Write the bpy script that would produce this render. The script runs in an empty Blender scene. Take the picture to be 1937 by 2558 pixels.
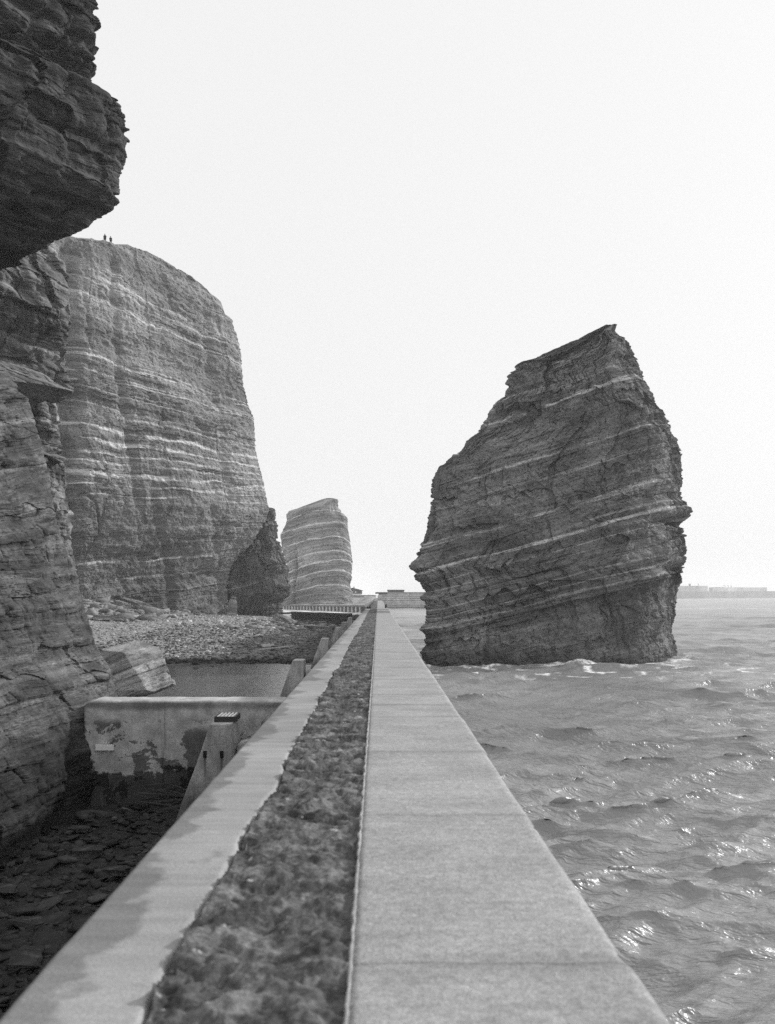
import bpy, bmesh, math, random, time
_t0 = time.time()
import numpy as np
from mathutils import Vector, Matrix, Euler

random.seed(7)
RNG = np.random.default_rng(11)
SC = bpy.context.scene
COL = SC.collection

# ------------------------------------------------------------------ camera geometry
F = 2300.0              # focal length in pixels of the 1937 x 2558 photograph
VX, VY = 945.0, 1485.0  # where the wall's edges meet on the horizon
EYE = 6.0               # eye height above the sea; the wall's top is at 4.6
K = 1937.0 / 1675.0     # the photograph was measured on a 1675 px wide copy


def at(px, py, Y):
    return ((px - VX) / F * Y, Y, EYE - (py - VY) / F * Y)


# ------------------------------------------------------------------ noise
_perm = np.random.default_rng(3).permutation(256).astype(np.int32)
_perm = np.concatenate([_perm, _perm, _perm])
_g = np.array([[1, 1, 0], [-1, 1, 0], [1, -1, 0], [-1, -1, 0], [1, 0, 1], [-1, 0, 1], [1, 0, -1], [-1, 0, -1],
               [0, 1, 1], [0, -1, 1], [0, 1, -1], [0, -1, -1], [1, 1, 0], [-1, 1, 0], [0, -1, 1], [0, -1, -1]], dtype=np.float32)


def perlin(x, y, z):
    x, y, z = np.broadcast_arrays(np.asarray(x, np.float32), np.asarray(y, np.float32), np.asarray(z, np.float32))
    xi, yi, zi = np.floor(x), np.floor(y), np.floor(z)
    xf, yf, zf = x - xi, y - yi, z - zi
    xi, yi, zi = xi.astype(np.int32) & 255, yi.astype(np.int32) & 255, zi.astype(np.int32) & 255
    u = xf * xf * xf * (xf * (xf * 6 - 15) + 10)
    v = yf * yf * yf * (yf * (yf * 6 - 15) + 10)
    w = zf * zf * zf * (zf * (zf * 6 - 15) + 10)

    def gr(dx, dy, dz):
        h = _perm[_perm[_perm[xi + dx] + yi + dy] + zi + dz] & 15
        g = _g[h]
        return g[..., 0] * (xf - dx) + g[..., 1] * (yf - dy) + g[..., 2] * (zf - dz)

    def lerp(a, b, t):
        return a + (b - a) * t
    return lerp(lerp(lerp(gr(0, 0, 0), gr(1, 0, 0), u), lerp(gr(0, 1, 0), gr(1, 1, 0), u), v),
                lerp(lerp(gr(0, 0, 1), gr(1, 0, 1), u), lerp(gr(0, 1, 1), gr(1, 1, 1), u), v), w)


def fbm(x, y, z, octaves=4, gain=0.5):
    a, s, t = 1.0, 0.0, 1.0
    for i in range(octaves):
        s = s + a * perlin(x * t + 17.3 * i, y * t - 9.1 * i, z * t + 4.7 * i)
        a *= gain
        t *= 2.03
    return s


def sstep(a, b, x):
    t = np.clip((x - a) / (b - a), 0, 1)
    return t * t * (3 - 2 * t)


def hash01(a, b, seed=0):
    a = a.astype(np.int32) & 255
    b = b.astype(np.int32) & 255
    return _perm[_perm[_perm[a] + b] + (seed & 255)] / 255.0


# ------------------------------------------------------------------ object helpers
def tag(o, label=None, cat=None, group=None, kind=None):
    if label: o['label'] = label
    if cat: o['category'] = cat
    if group: o['group'] = group
    if kind or label: o['kind'] = kind or 'thing'
    return o


def empty(name, loc=(0, 0, 0), label=None, cat=None, group=None):
    o = bpy.data.objects.new(name, None)
    o.location = loc
    COL.objects.link(o)
    return tag(o, label, cat, group)


def link(name, me, mat=None, parent=None):
    o = bpy.data.objects.new(name, me)
    COL.objects.link(o)
    if mat is not None:
        me.materials.append(mat)
    if parent is not None:
        o.parent = parent
        o.matrix_parent_inverse = Matrix.Translation(parent.location).inverted()
    return o


def arr_mesh(name, V, Q, attrs=None, smooth=False):
    """mesh from a vertex array and a quad array, with float / vector point attributes"""
    me = bpy.data.meshes.new(name)
    V = np.ascontiguousarray(V, np.float32).reshape(-1, 3)
    Q = np.ascontiguousarray(Q, np.int32).reshape(-1, 4)
    me.vertices.add(len(V))
    me.vertices.foreach_set('co', V.ravel())
    me.loops.add(Q.size)
    me.loops.foreach_set('vertex_index', Q.ravel())
    me.polygons.add(len(Q))
    me.polygons.foreach_set('loop_start', np.arange(0, Q.size, 4, dtype=np.int32))
    me.polygons.foreach_set('loop_total', np.full(len(Q), 4, np.int32))
    me.polygons.foreach_set('use_smooth', np.full(len(Q), smooth, bool))
    me.update(calc_edges=True)
    for k, a in (attrs or {}).items():
        a = np.ascontiguousarray(a, np.float32)
        if a.size == len(V):
            me.attributes.new(k, 'FLOAT', 'POINT').data.foreach_set('value', a.ravel())
        else:
            me.attributes.new(k, 'FLOAT_VECTOR', 'POINT').data.foreach_set('vector', a.ravel())
    return me


def grid_quads(nr, nc, wrap=False, base=0, flip=False):
    r = np.arange(nr - 1)[:, None]
    c = np.arange(nc if wrap else nc - 1)[None, :]
    c2 = (c + 1) % nc
    a, b, d, e = r * nc + c, r * nc + c2, (r + 1) * nc + c2, (r + 1) * nc + c
    q = np.stack([a, b, d, e] if not flip else [a, e, d, b], -1).reshape(-1, 4)
    return q + base


def bm_obj(name, bm, mat, parent=None, smooth=False):
    me = bpy.data.meshes.new(name)
    bmesh.ops.recalc_face_normals(bm, faces=bm.faces)
    bm.to_mesh(me)
    bm.free()
    if smooth:
        me.polygons.foreach_set('use_smooth', np.ones(len(me.polygons), bool))
    return link(name, me, mat, parent)


def add_box(bm, x0, x1, y0, y1, z0, z1, bevel=0.0, segs=2):
    vs = [bm.verts.new((x, y, z)) for x in (x0, x1) for y in (y0, y1) for z in (z0, z1)]
    fs = []
    for q in ((0, 1, 3, 2), (4, 6, 7, 5), (0, 4, 5, 1), (2, 3, 7, 6), (0, 2, 6, 4), (1, 5, 7, 3)):
        fs.append(bm.faces.new([vs[i] for i in q]))
    if bevel > 0:
        es = list({e for f in fs for e in f.edges})
        bmesh.ops.bevel(bm, geom=es, offset=bevel, segments=segs, affect='EDGES', profile=0.6)
    return vs


def add_hex(bm, pts, bevel=0.0):
    """eight corners: bottom ring of four, top ring of four"""
    vs = [bm.verts.new(p) for p in pts]
    fs = [bm.faces.new([vs[i] for i in q]) for q in ((3, 2, 1, 0), (4, 5, 6, 7), (0, 1, 5, 4), (1, 2, 6, 5), (2, 3, 7, 6), (3, 0, 4, 7))]
    if bevel > 0:
        es = list({e for f in fs for e in f.edges})
        bmesh.ops.bevel(bm, geom=es, offset=bevel, segments=2, affect='EDGES', profile=0.6)
    return vs


def add_bar(bm, p, q, r, n=6):
    p, q = Vector(p), Vector(q)
    d = (q - p).normalized()
    up = Vector((0, 0, 1)) if abs(d.z) < 0.9 else Vector((1, 0, 0))
    a = d.cross(up).normalized()
    b = d.cross(a)
    rings = []
    for c in (p, q):
        rings.append([bm.verts.new(c + r * (math.cos(t) * a + math.sin(t) * b)) for t in [2 * math.pi * i / n + math.pi / n for i in range(n)]])
    for i in range(n):
        j = (i + 1) % n
        bm.faces.new((rings[0][i], rings[0][j], rings[1][j], rings[1][i]))
    bm.faces.new(rings[0][::-1])
    bm.faces.new(rings[1])


# ------------------------------------------------------------------ material helpers
class Mat:
    def __init__(self, name, rough=0.9, spec=0.25):
        self.m = bpy.data.materials.new(name)
        self.m.use_nodes = True
        self.nt = self.m.node_tree
        self.nt.nodes.clear()
        self.out = self.nt.nodes.new('ShaderNodeOutputMaterial')
        self.b = self.nt.nodes.new('ShaderNodeBsdfPrincipled')
        self.nt.links.new(self.b.outputs[0], self.out.inputs[0])
        self.b.inputs['Roughness'].default_value = rough
        self.b.inputs['Specular IOR Level'].default_value = spec

    def n(self, t, **kw):
        o = self.nt.nodes.new(t)
        for k, v in kw.items():
            setattr(o, k, v)
        return o

    def set(self, sock, v):
        if hasattr(v, 'is_linked') or isinstance(v, bpy.types.NodeSocket):
            self.nt.links.new(v, sock)
        else:
            sock.default_value = v

    def math(self, op, a, b=0.0, c=0.0, clamp=False):
        o = self.n('ShaderNodeMath', operation=op, use_clamp=clamp)
        self.set(o.inputs[0], a)
        self.set(o.inputs[1], b)
        self.set(o.inputs[2], c)
        return o.outputs[0]

    def attr(self, name, vec=False):
        o = self.n('ShaderNodeAttribute', attribute_name=name)
        return o.outputs['Vector' if vec else 'Fac']

    def pos(self):
        return self.n('ShaderNodeTexCoord').outputs['Object']

    def scale(self, v, s):
        o = self.n('ShaderNodeVectorMath', operation='MULTIPLY')
        self.set(o.inputs[0], v)
        o.inputs[1].default_value = s if isinstance(s, (tuple, list)) else (s, s, s)
        return o.outputs[0]

    def noise(self, v, s=1.0, detail=4, rough=0.55, dist=0.0):
        o = self.n('ShaderNodeTexNoise')
        self.set(o.inputs['Vector'], self.scale(v, s))
        o.inputs['Scale'].default_value = 1.0
        o.inputs['Detail'].default_value = detail
        o.inputs['Roughness'].default_value = rough
        o.inputs['Distortion'].default_value = dist
        return o.outputs['Fac']

    def ramp(self, v, a, b, lo=0.0, hi=1.0, smooth=True):
        o = self.n('ShaderNodeMapRange', interpolation_type='SMOOTHSTEP' if smooth else 'LINEAR')
        self.set(o.inputs[0], v)
        o.inputs[1].default_value, o.inputs[2].default_value = a, b
        o.inputs[3].default_value, o.inputs[4].default_value = lo, hi
        return o.outputs[0]

    def mix(self, f, a, b):
        # scalar mix
        o = self.n('ShaderNodeMix', data_type='FLOAT')
        self.set(o.inputs[0], f)
        self.set(o.inputs[2], a)
        self.set(o.inputs[3], b)
        return o.outputs[0]

    def color(self, v):
        o = self.n('ShaderNodeCombineColor')
        for i in range(3):
            self.set(o.inputs[i], v)
        self.nt.links.new(o.outputs[0], self.b.inputs['Base Color'])

    def bump(self, h, dist=0.1, strength=1.0):
        o = self.n('ShaderNodeBump')
        o.inputs['Strength'].default_value = strength
        o.inputs['Distance'].default_value = dist
        self.set(o.inputs['Height'], h)
        self.nt.links.new(o.outputs[0], self.b.inputs['Normal'])


def rock_mat(name, base, pale, k, contrast=1.0, bump=0.25):
    """layered rock; k = size of one picture element on it in metres"""
    M = Mat(name, 0.92, 0.2)
    st = M.attr('st', True)
    lam = M.noise(st, (0.10 / k, 0.10 / k, 1.1 / k), 3, 0.6)
    lam2 = M.noise(st, (0.02 / k, 0.02 / k, 0.22 / k), 4, 0.6)
    patch = M.noise(st, (0.012 / k, 0.012 / k, 0.02 / k), 5, 0.6, 0.4)
    grain = M.noise(st, 0.9 / k, 3, 0.7)
    area = M.ramp(M.noise(st, (0.03 / k, 0.03 / k, 0.06 / k), 3, 0.6, 0.3), 0.35, 0.65)
    bedt = M.noise(st, (0.006 / k, 0.006 / k, 0.075 / k), 3, 0.5)
    l1 = M.mix(area, 1.0, M.ramp(lam, 0.3, 0.7, 1 - 0.55 * contrast, 1 + 0.5 * contrast))
    v = M.math('MULTIPLY', base, l1)
    v = M.math('MULTIPLY', v, M.ramp(lam2, 0.3, 0.7, 1 - 0.34 * contrast, 1 + 0.36 * contrast))
    v = M.math('MULTIPLY', v, M.ramp(bedt, 0.35, 0.65, 1 - .28 * contrast, 1 + .28 * contrast))
    v = M.math('MULTIPLY', v, M.ramp(patch, 0.3, 0.7, 0.66, 1.32))
    v = M.math('MULTIPLY', v, M.ramp(grain, 0.22, 0.78, 0.58, 1.42))
    pl = M.math('MULTIPLY', M.attr('pale'), M.ramp(grain, 0.25, 0.6, 0.45, 1.0), clamp=True)
    pl = M.math('MULTIPLY', pl, M.ramp(lam, 0.3, 0.55, 0.45, 1.0), clamp=True)
    v = M.mix(pl, v, pale)
    v = M.math('MULTIPLY', v, M.attr('tone'))
    M.color(v)
    h = M.math('ADD', M.math('MULTIPLY', lam, 0.8), M.math('MULTIPLY', grain, 0.7))
    M.bump(h, k * 1.6, bump * 2)
    return M.m


def concrete_mat(name, base, streak=True, wet=0.0, sc=1.0, bump=0.01):
    M = Mat(name, 0.9, 0.25)
    p = M.pos()
    a = M.noise(p, (0.7 * sc, 2.6 * sc, 1.0 * sc), 5, 0.65)
    b = M.noise(p, 0.35 * sc, 4, 0.6)
    c = M.noise(p, 60 * sc, 3, 0.7)
    d = M.noise(p, 14 * sc, 4, 0.7)
    v = M.math('MULTIPLY', base, M.ramp(a, 0.25, 0.75, 0.74, 1.22))
    v = M.math('MULTIPLY', v, M.ramp(b, 0.3, 0.7, 0.82, 1.15))
    v = M.math('MULTIPLY', v, M.ramp(c, 0.2, 0.8, 0.8, 1.18))
    v = M.math('MULTIPLY', v, M.ramp(d, 0.2, 0.8, 0.85, 1.13))
    if wet:
        e = M.attr('wet')
        v = M.math('MULTIPLY', v, M.ramp(e, 0.0, 1.0, 1.0, 1 - wet))
    M.color(v)
    M.bump(M.math('ADD', c, d), bump, 0.6)
    return M.m


def flat_mat(name, base, rough=0.8, var=0.25, sc=3.0, spec=0.3):
    M = Mat(name, rough, spec)
    p = M.pos()
    v = M.math('MULTIPLY', base, M.ramp(M.noise(p, sc, 4, 0.6), 0.25, 0.75, 1 - var, 1 + var))
    M.color(v)
    M.bump(M.noise(p, sc * 6, 3), 0.01, 0.4)
    return M.m


# ------------------------------------------------------------------ layered rock builder
def chaikin(P, n):
    for _ in range(n):
        Q = np.roll(P, -1, 0)
        P = np.stack([0.75 * P + 0.25 * Q, 0.25 * P + 0.75 * Q], 1).reshape(-1, P.shape[1])
    return P


def resample(P, weight, n):
    """closed loop P -> n points, spaced by weighted arc length"""
    Q = np.vstack([P, P[:1]])
    d = np.linalg.norm(np.diff(Q, axis=0), axis=1) * weight(0.5 * (Q[1:] + Q[:-1]))
    s = np.concatenate([[0], np.cumsum(d)])
    t = np.linspace(0, s[-1], n, endpoint=False)
    return np.stack([np.interp(t, s, Q[:, i]) for i in range(P.shape[1])], 1)


class Beds:
    def __init__(self, seed, th, blk, lo=-60, hi=160):
        r = np.random.default_rng(seed)
        n = int((hi - lo) / th * 1.6)
        t = th * np.exp(r.normal(0, 0.65, n))
        self.b = lo + np.cumsum(t)
        self.p = r.random(n + 2)
        self.w = blk * np.exp(r.normal(0, 0.5, n + 2))
        self.o = r.random(n + 2) * 50
        self.seed = seed

    def __call__(self, s, u, v):
        i = np.searchsorted(self.b, s)
        ic = np.clip(i, 1, len(self.b) - 1)
        f = (s - self.b[ic - 1]) / np.maximum(self.b[ic] - self.b[ic - 1], 1e-4)
        w = self.w[ic]
        cell = np.floor(u / w + self.o[ic])
        blk = hash01(cell, ic, self.seed)
        run = perlin(u / (w * 3.0), ic * 3.7, v * 0.0 + self.seed)
        edge = 1 - 0.5 * np.abs(2 * f - 1) ** 4
        fr = (u / w + self.o[ic]) - cell
        joint = np.minimum(fr, 1 - fr) * w
        return (0.55 * self.p[ic] + 0.45 * run) * edge + 0.62 * (blk - 0.5), ic, joint


def column(outL, outR, YL, YR, poly, qs, zb, zt, nz, na, front_w, strat, bands, disp, seed, wet=None, topfade=1.5, relief=None, top=None):
    """closed rock body.  outL/outR: (x, z) profiles of its left and right edge; YL/YR(z) how far off those edges stand;
    poly: plan loop (x in -1..1, metres in depth); qs(z) scales the depth.  Returns vertices, quads, attributes."""
    P = chaikin(np.array(poly, float), 3)
    xr = np.abs(P[:, 0]).max()
    P[:, 0] /= xr
    hw = 0.5 * (np.interp(zb + 0.3 * (zt - zb), *outR[::-1]) - np.interp(zb + 0.3 * (zt - zb), *outL[::-1]))
    Pm = P.copy()
    Pm[:, 0] *= hw
    Pr = resample(Pm, front_w, na)
    # perimeter coordinate
    d = np.linalg.norm(np.roll(Pr, -1, 0) - Pr, axis=1)
    per = np.concatenate([[0], np.cumsum(d)[:-1]])
    X1 = Pr[:, 0] / hw
    Q1 = Pr[:, 1]
    z = np.linspace(zb, zt, nz)
    xl, xr_ = np.interp(z, outL[1], outL[0]), np.interp(z, outR[1], outR[0])
    yl, yr = YL(z), YR(z)
    q = qs(z)
    mid, half = 0.5 * (xl + xr_), 0.5 * (xr_ - xl)
    X = mid[:, None] + half[:, None] * X1[None, :]
    Y = (yl + (yr - yl) * 0.5)[:, None] + ((yr - yl) * 0.5)[:, None] * X1[None, :] + q[:, None] * Q1[None, :]
    Z = np.repeat(z[:, None], na, 1)
    tx = np.roll(X, -1, 1) - np.roll(X, 1, 1)
    ty = np.roll(Y, -1, 1) - np.roll(Y, 1, 1)
    ln = np.sqrt(tx * tx + ty * ty) + 1e-6
    nx, ny = ty / ln, -tx / ln          # outward for a counter-clockwise loop
    U = np.repeat(per[None, :], nz, 0)
    s = strat(X, Y, Z)
    s = s + disp.get('wob', 0.3) * fbm(X / 9 + seed, Y / 9, Z / 9, 3)
    fade = np.clip((zt - Z) / topfade, 0, 1) ** 0.7
    D = np.zeros_like(X)
    for (A, th, blk, sd) in disp['beds']:
        b, ic, joint = Beds(sd, th, blk)(s + 0.12 * th * perlin(U / (blk * 0.7), s / th, sd), U + 0.15 * blk * perlin(s / th, U / blk, 3.3), Y)
        m = disp.get('lo', .35) + 0.95 * sstep(disp.get('thr', -0.25), disp.get('thr', -.25) + .5, perlin(U / (blk * 2.6), s / (th * 7), sd * 1.7))
        D += A * b * m
        D -= A * 0.5 * np.exp(-(joint / (0.05 * blk)) ** 2) * m
    for (A, L) in disp['fbm']:
        D += A * fbm(X / L + seed * 3.1, Y / L, Z / L, 4)
    for (A, L, H) in disp.get('ribs', []):
        # vertical gullies
        n_ = perlin(U / L + seed * 5.3 + 0.25 * perlin(Z / (H * 0.4), U / L, 1.0), Z / H, seed * 2.0)
        D += A * (np.abs(n_) * 2 - 0.5)
    for (A, W, H) in disp.get('panels', []):
        uu = U / W + .35 * perlin(Z / H, U / (W * 2), seed) + .06 * perlin(Z / (H * .15), U / W, seed + 3)
        c0 = np.floor(uu)
        zz = np.floor(Z / H + hash01(c0, c0 * 0 + 3, 5) * 3 + .25 * perlin(U / (W * .4), 2.0, seed))
        D += A * (hash01(c0, zz, int(seed) + 9) - .5)
    D -= D.mean()
    if relief is not None:
        D += relief(U, Z, X, Y)
    D *= fade
    X = X + nx * D
    Y = Y + ny * D
    # albedo layers
    pale = np.zeros_like(X)
    for (s0, w, a, gap) in bands:
        k = np.nonzero(np.abs(s - s0) < 2.6 * w)
        if not len(k[0]):
            continue
        Uk, sk = U[k], s[k]
        e = w * (0.65 + 0.7 * perlin(Uk / 6.0, s0 * 3.1, seed))
        off = 0.25 * w * perlin(Uk / 1.5, s0, 9.0) + 0.5 * w * perlin(Uk / 6, s0 * 1.9, 4.0)
        pr = 1 - sstep(0.35, 1.0, np.abs(sk + off - s0) / np.maximum(e, 0.02))
        br = sstep(gap - 0.22, gap + 0.12, perlin(Uk / 7.5 + s0, s0 * 2.3, seed * 1.3) + 0.35 * perlin(Uk / 1.3, sk * 1.5, 2.0) + 0.25)
        pale[k] = np.maximum(pale[k], a * pr * br)
    tone = np.ones_like(X) if wet is None else wet(X, Y, Z, s, U)
    st = np.stack([U, Y * 0.15, s], -1)
    if top is not None:
        Z = np.minimum(Z, top(X, Y))
    V = np.stack([X, Y, Z], -1)
    cap = np.repeat(V[-1].mean(0)[None, None, :], na, 1)          # close the top
    V = np.concatenate([V, cap], 0)
    st, pale, tone = [np.concatenate([a_, a_[-1:]], 0) for a_ in (st, pale, tone)]
    return V.reshape(-1, 3), grid_quads(nz + 1, na, True), dict(st=st.reshape(-1, 3), pale=pale.ravel(), tone=tone.ravel())


def fitted(outL, outR, YL, YR, *rest, Lpts=None, Rpts=None, **kw):
    """shrinks or widens the smooth body so that, ledges included, its edges stand where they were measured"""
    outL, outR = [np.array(a, float) for a in outL], [np.array(a, float) for a in outR]
    a = list(rest)
    small = list(a)
    small[4], small[5] = a[4] // 3, a[5] // 2
    for it in range(3):
        V, Q, A = column(outL, outR, YL, YR, *small, **kw)
        V = V[V[:, 1] > 14]
        px = VX + F * V[:, 0] / V[:, 1]
        py = VY - F * (V[:, 2] - EYE) / V[:, 1]
        for pts, out, Yf, sg in ((Lpts, outL, YL, -1), (Rpts, outR, YR, 1)):
            if pts is None:
                continue
            rows = np.array(sorted(p_[1] for p_ in pts))
            xs_ = np.array([p_[0] for p_ in sorted(pts, key=lambda p_: p_[1])])
            r0, r1 = max(rows[0], py.min()), min(rows[-1], py.max())
            n = max(int((r1 - r0) / 6), 4)
            e = np.linspace(r0, r1, n + 1)
            k = np.clip(np.searchsorted(e, py) - 1, -1, n)
            m = np.full(n, np.nan)
            for i in range(n):
                q = px[k == i]
                if len(q):
                    m[i] = q.max() if sg > 0 else q.min()
            c = 0.5 * (e[1:] + e[:-1])
            d = np.where(np.isnan(m), 0, np.interp(c, rows, xs_) - m)
            d = np.clip(d, -40, 40) * np.clip((c - py.min() - 8) / 40, 0, 1)
            d = np.convolve(np.pad(d, 1, mode='edge'), [.25, .5, .25], 'valid')
            z = out[1]
            yy = Yf(z)
            row = VY - (z - EYE) * F / yy
            out[0] = out[0] + 0.85 * np.interp(row, c, d) * yy / F
    return column(outL, outR, YL, YR, *rest, **kw)


def densify(o, n=160):
    z = np.linspace(o[1][0], o[1][-1], n)
    return np.interp(z, o[1], o[0]), z


def join_cols(cols):
    Vs, Qs, A, base = [], [], {}, 0
    for V, Q, a in cols:
        Vs.append(V)
        Qs.append(Q + base)
        base += len(V)
        for k, x in a.items():
            A.setdefault(k, []).append(x)
    return np.vstack(Vs), np.vstack(Qs), {k: np.concatenate(x, 0) for k, x in A.items()}


def outline(pts, Yf):
    """traced edge (x, y in photo px) -> arrays (X, z) rising; Yf(y) = how far off the edge stands"""
    o = [at(x, y, Yf(y)) for x, y in pts]
    o = sorted([(p[2], p[0]) for p in o])
    return np.array([p[1] for p in o]), np.array([p[0] for p in o])


def crop(pts, ox, oy, sc):
    return [(ox + x * sc, oy + y * sc) for x, y in pts]


frontw = lambda thr, wb: (lambda c: np.where(c[:, 1] < thr, 1.0, wb))

# ================================================================== SEA STACK
Lp = crop([(1085, 62), (880, 155), (640, 262), (605, 268), (600, 300), (565, 325), (550, 372), (560, 380), (548, 435), (500, 470), (460, 545), (425, 575),
           (420, 605), (370, 650), (300, 715), (280, 740), (190, 815), (172, 850), (160, 900), (152, 960), (160, 1020), (145, 1090), (140, 1125), (120, 1190),
           (100, 1240), (75, 1295), (48, 1320), (52, 1345), (75, 1352), (80, 1395), (118, 1440), (130, 1463), (100, 1495), (125, 1515), (135, 1560), (145, 1605),
           (105, 1645), (110, 1670), (130, 1700), (125, 1745), (105, 1775), (110, 1810), (140, 1838), (145, 1990)], 1000, 780, 0.4776)
Rp = crop([(1100, 61), (1112, 63), (1140, 115), (1180, 160), (1215, 200), (1240, 245), (1250, 290), (1272, 310), (1275, 350), (1310, 400), (1340, 470), (1385, 530), (1415, 580),
           (1420, 620), (1445, 650), (1455, 690), (1470, 750), (1475, 830), (1478, 900), (1472, 950), (1485, 990), (1520, 1025), (1530, 1050), (1520, 1075),
           (1480, 1100), (1462, 1125), (1490, 1135), (1490, 1170), (1498, 1220), (1500, 1280), (1490, 1320), (1475, 1350), (1475, 1410), (1455, 1440),
           (1445, 1500), (1440, 1560), (1448, 1580), (1430, 1620), (1425, 1660), (1440, 1720), (1450, 1760), (1452, 1900)], 1000, 780, 0.4776)
tt = lambda y: min(max((1660 - y) / 850.0, 0), 1)
sL = outline(Lp, lambda y: 79 + 6.5 * tt(y))
sR = outline(Rp, lambda y: 91.5 - 5.5 * tt(y))
zt_s = min(sL[1][-1], sR[1][-1])
tz = lambda z: np.clip(z / 30.0, 0, 1)
stack_poly = [(-1, 0), (-.96, -1.6), (-.5, -4.6), (0, -7.4), (.30, -9.8), (.58, -8.8), (.80, -5), (1, 0), (.93, 6), (.5, 11), (-.4, 11), (-.92, 6)]
strat_s = lambda X, Y, Z: Z - 0.27 * (X - 16) - 0.012 * (Z - 10) * (X - 16) * 0.4 + 0.05 * (Y - 80)


def s_of(px, py, Y=80):
    x, y, z = at(px, py, Y)
    return float(strat_s(x, y, z))


def cs(cx, cy):
    return s_of(1000 + cx * .4776, 780 + cy * .4776)


bs = [(cs(800, 440), .36, 1.0, .12), (cs(830, 725), .22, .6, .1), (cs(560, 930), .16, .45, .2), (cs(700, 1060), .26, .8, .05), (cs(800, 1185), .24, .95, .08),
      (cs(1000, 260), .10, .5, .2), (cs(960, 300), .09, .45, .22), (cs(1000, 205), .08, .4, .25), (cs(1100, 1060), .12, .45, .15), (cs(1200, 1400), .22, .45, .1),
      (cs(1200, 1350), .14, .4, .1), (cs(1200, 1300), .12, .45, .15), (cs(1100, 960), .22, .5, .15), (cs(400, 1360), .14, .5, .15), (cs(700, 1530), .14, .4, .2),
      (cs(700, 880), .08, .3, .2), (cs(520, 1000), .08, .3, .25), (cs(1000, 1250), .1, .35, .2)]
dark_s = [(cs(700, 1580), .45), (cs(850, 1500), .2), (cs(500, 1660), .3)]


_sk = sorted(crop([(-200, 700), (300, 420), (480, 335), (640, 262), (880, 155), (1075, 63), (1110, 63), (1140, 60), (1500, 0)], 1000, 780, 0.4776))
_skx, _sky = np.array([p_[0] for p_ in _sk]), np.array([p_[1] for p_ in _sk])


def stack_top(X, Y):
    return EYE + (VY - np.interp(VX + F * X / Y, _skx, _sky)) / F * Y + .12 * fbm(X / .8, Y / .8, 3.0, 3)


def wet_s(X, Y, Z, s, U):
    t = 1 - 0.5 * (1 - sstep(.3, 1.7, Z + 1.2 * fbm(U / 4, Z / 3, 2.0, 3)))
    for s0, w in dark_s:
        t *= 1 - 0.38 * np.exp(-((s - s0) / w) ** 2) * sstep(-.3, .2, perlin(U / 6, s0, 3))
    return t


V, Q, A = fitted(densify(sL), densify(sR), lambda z: 79 + 6.5 * tz(z), lambda z: 91.5 - 5.5 * tz(z), stack_poly, lambda z: 0.18 + 0.82 * (1 - tz(z) ** 1.6),
                 -1.5, zt_s, 860, 760, frontw(1.5, 0.25), strat_s, bs,
                 dict(wob=.25, panels=[(1.0, 6, 9), (.5, 2.4, 3.2)], beds=[(.32, .75, 3.4, 5), (.20, .30, 1.7, 6), (.08, .14, .7, 9), (.5, 2.6, 7.0, 8)], fbm=[(.55, 7.0), (.25, 1.4), (.1, .4)], ribs=[(.4, 6.0, 14.0)]), 1.0, wet_s, 1.2, top=stack_top, Lpts=Lp, Rpts=Rp)
me = arr_mesh('sea_stack', V, Q, A)
stack = tag(link('sea_stack', me, rock_mat('stack rock', .205, .74, .085, .5, .5)),
            'tall dark sea stack of tilted layers rising from the waves right of the wall', 'sea stack')

# ================================================================== FAR STACK
Yf = 383.0
fs, fo = .2388, (680, 1220)
FL = crop([(600, 114), (535, 116), (480, 130), (330, 180), (160, 240), (145, 300), (155, 330), (130, 400), (85, 480), (95, 560), (105, 650), (150, 780), (165, 840), (150, 950), (120, 1060), (60, 1180), (40, 1300)], *fo, fs)
FR = crop([(660, 113), (695, 118), (700, 200), (735, 235), (760, 270), (790, 305), (795, 420), (805, 480), (820, 560), (832, 680), (845, 760), (835, 880), (838, 950), (820, 1000), (825, 1040), (845, 1100), (848, 1300)], *fo, fs)
fL, fR = outline(FL, lambda y: 392), outline(FR, lambda y: 388)
zt_f = min(fL[1][-1], fR[1][-1])
strat_f = lambda X, Y, Z: Z - 0.06 * (X + 32) + 0.42 * (Y - 378)


def cf(cx, cy, Y=379):
    x, y, z = at(680 + cx * fs, 1220 + cy * fs, Y)
    return float(strat_f(x, y, z))


bf = [(cf(600, 175), .35, .9, -.1), (cf(600, 315), .45, .9, -.15), (cf(600, 475), .5, 1, -.2), (cf(600, 632), .6, .95, -.2), (cf(600, 735), .7, 1, -.25),
      (cf(600, 845), .5, .9, -.15), (cf(600, 1000), .5, 1, -.2), (cf(600, 380), .2, .5, .1), (cf(600, 550), .25, .5, .05), (cf(600, 690), .25, .6, .05),
      (cf(600, 900), .25, .5, .1), (cf(600, 1085), .3, .6, 0), (cf(600, 1180), .3, .6, 0), (cf(600, 250), .2, .4, .1), (cf(600, 780), .3, .5, .1), (cf(600, 590), .2, .4, .1), (cf(600, 950), .2, .5, .1)]


def rel_f(U, Z, X, Y):
    px = VX + X * F / Y
    g = 735 + (Z - 10) * 0.25
    return -2.6 * np.exp(-((px - g) / 3.2) ** 2) * (1 - sstep(14, 30, Z)) * (Y < 392)


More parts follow.
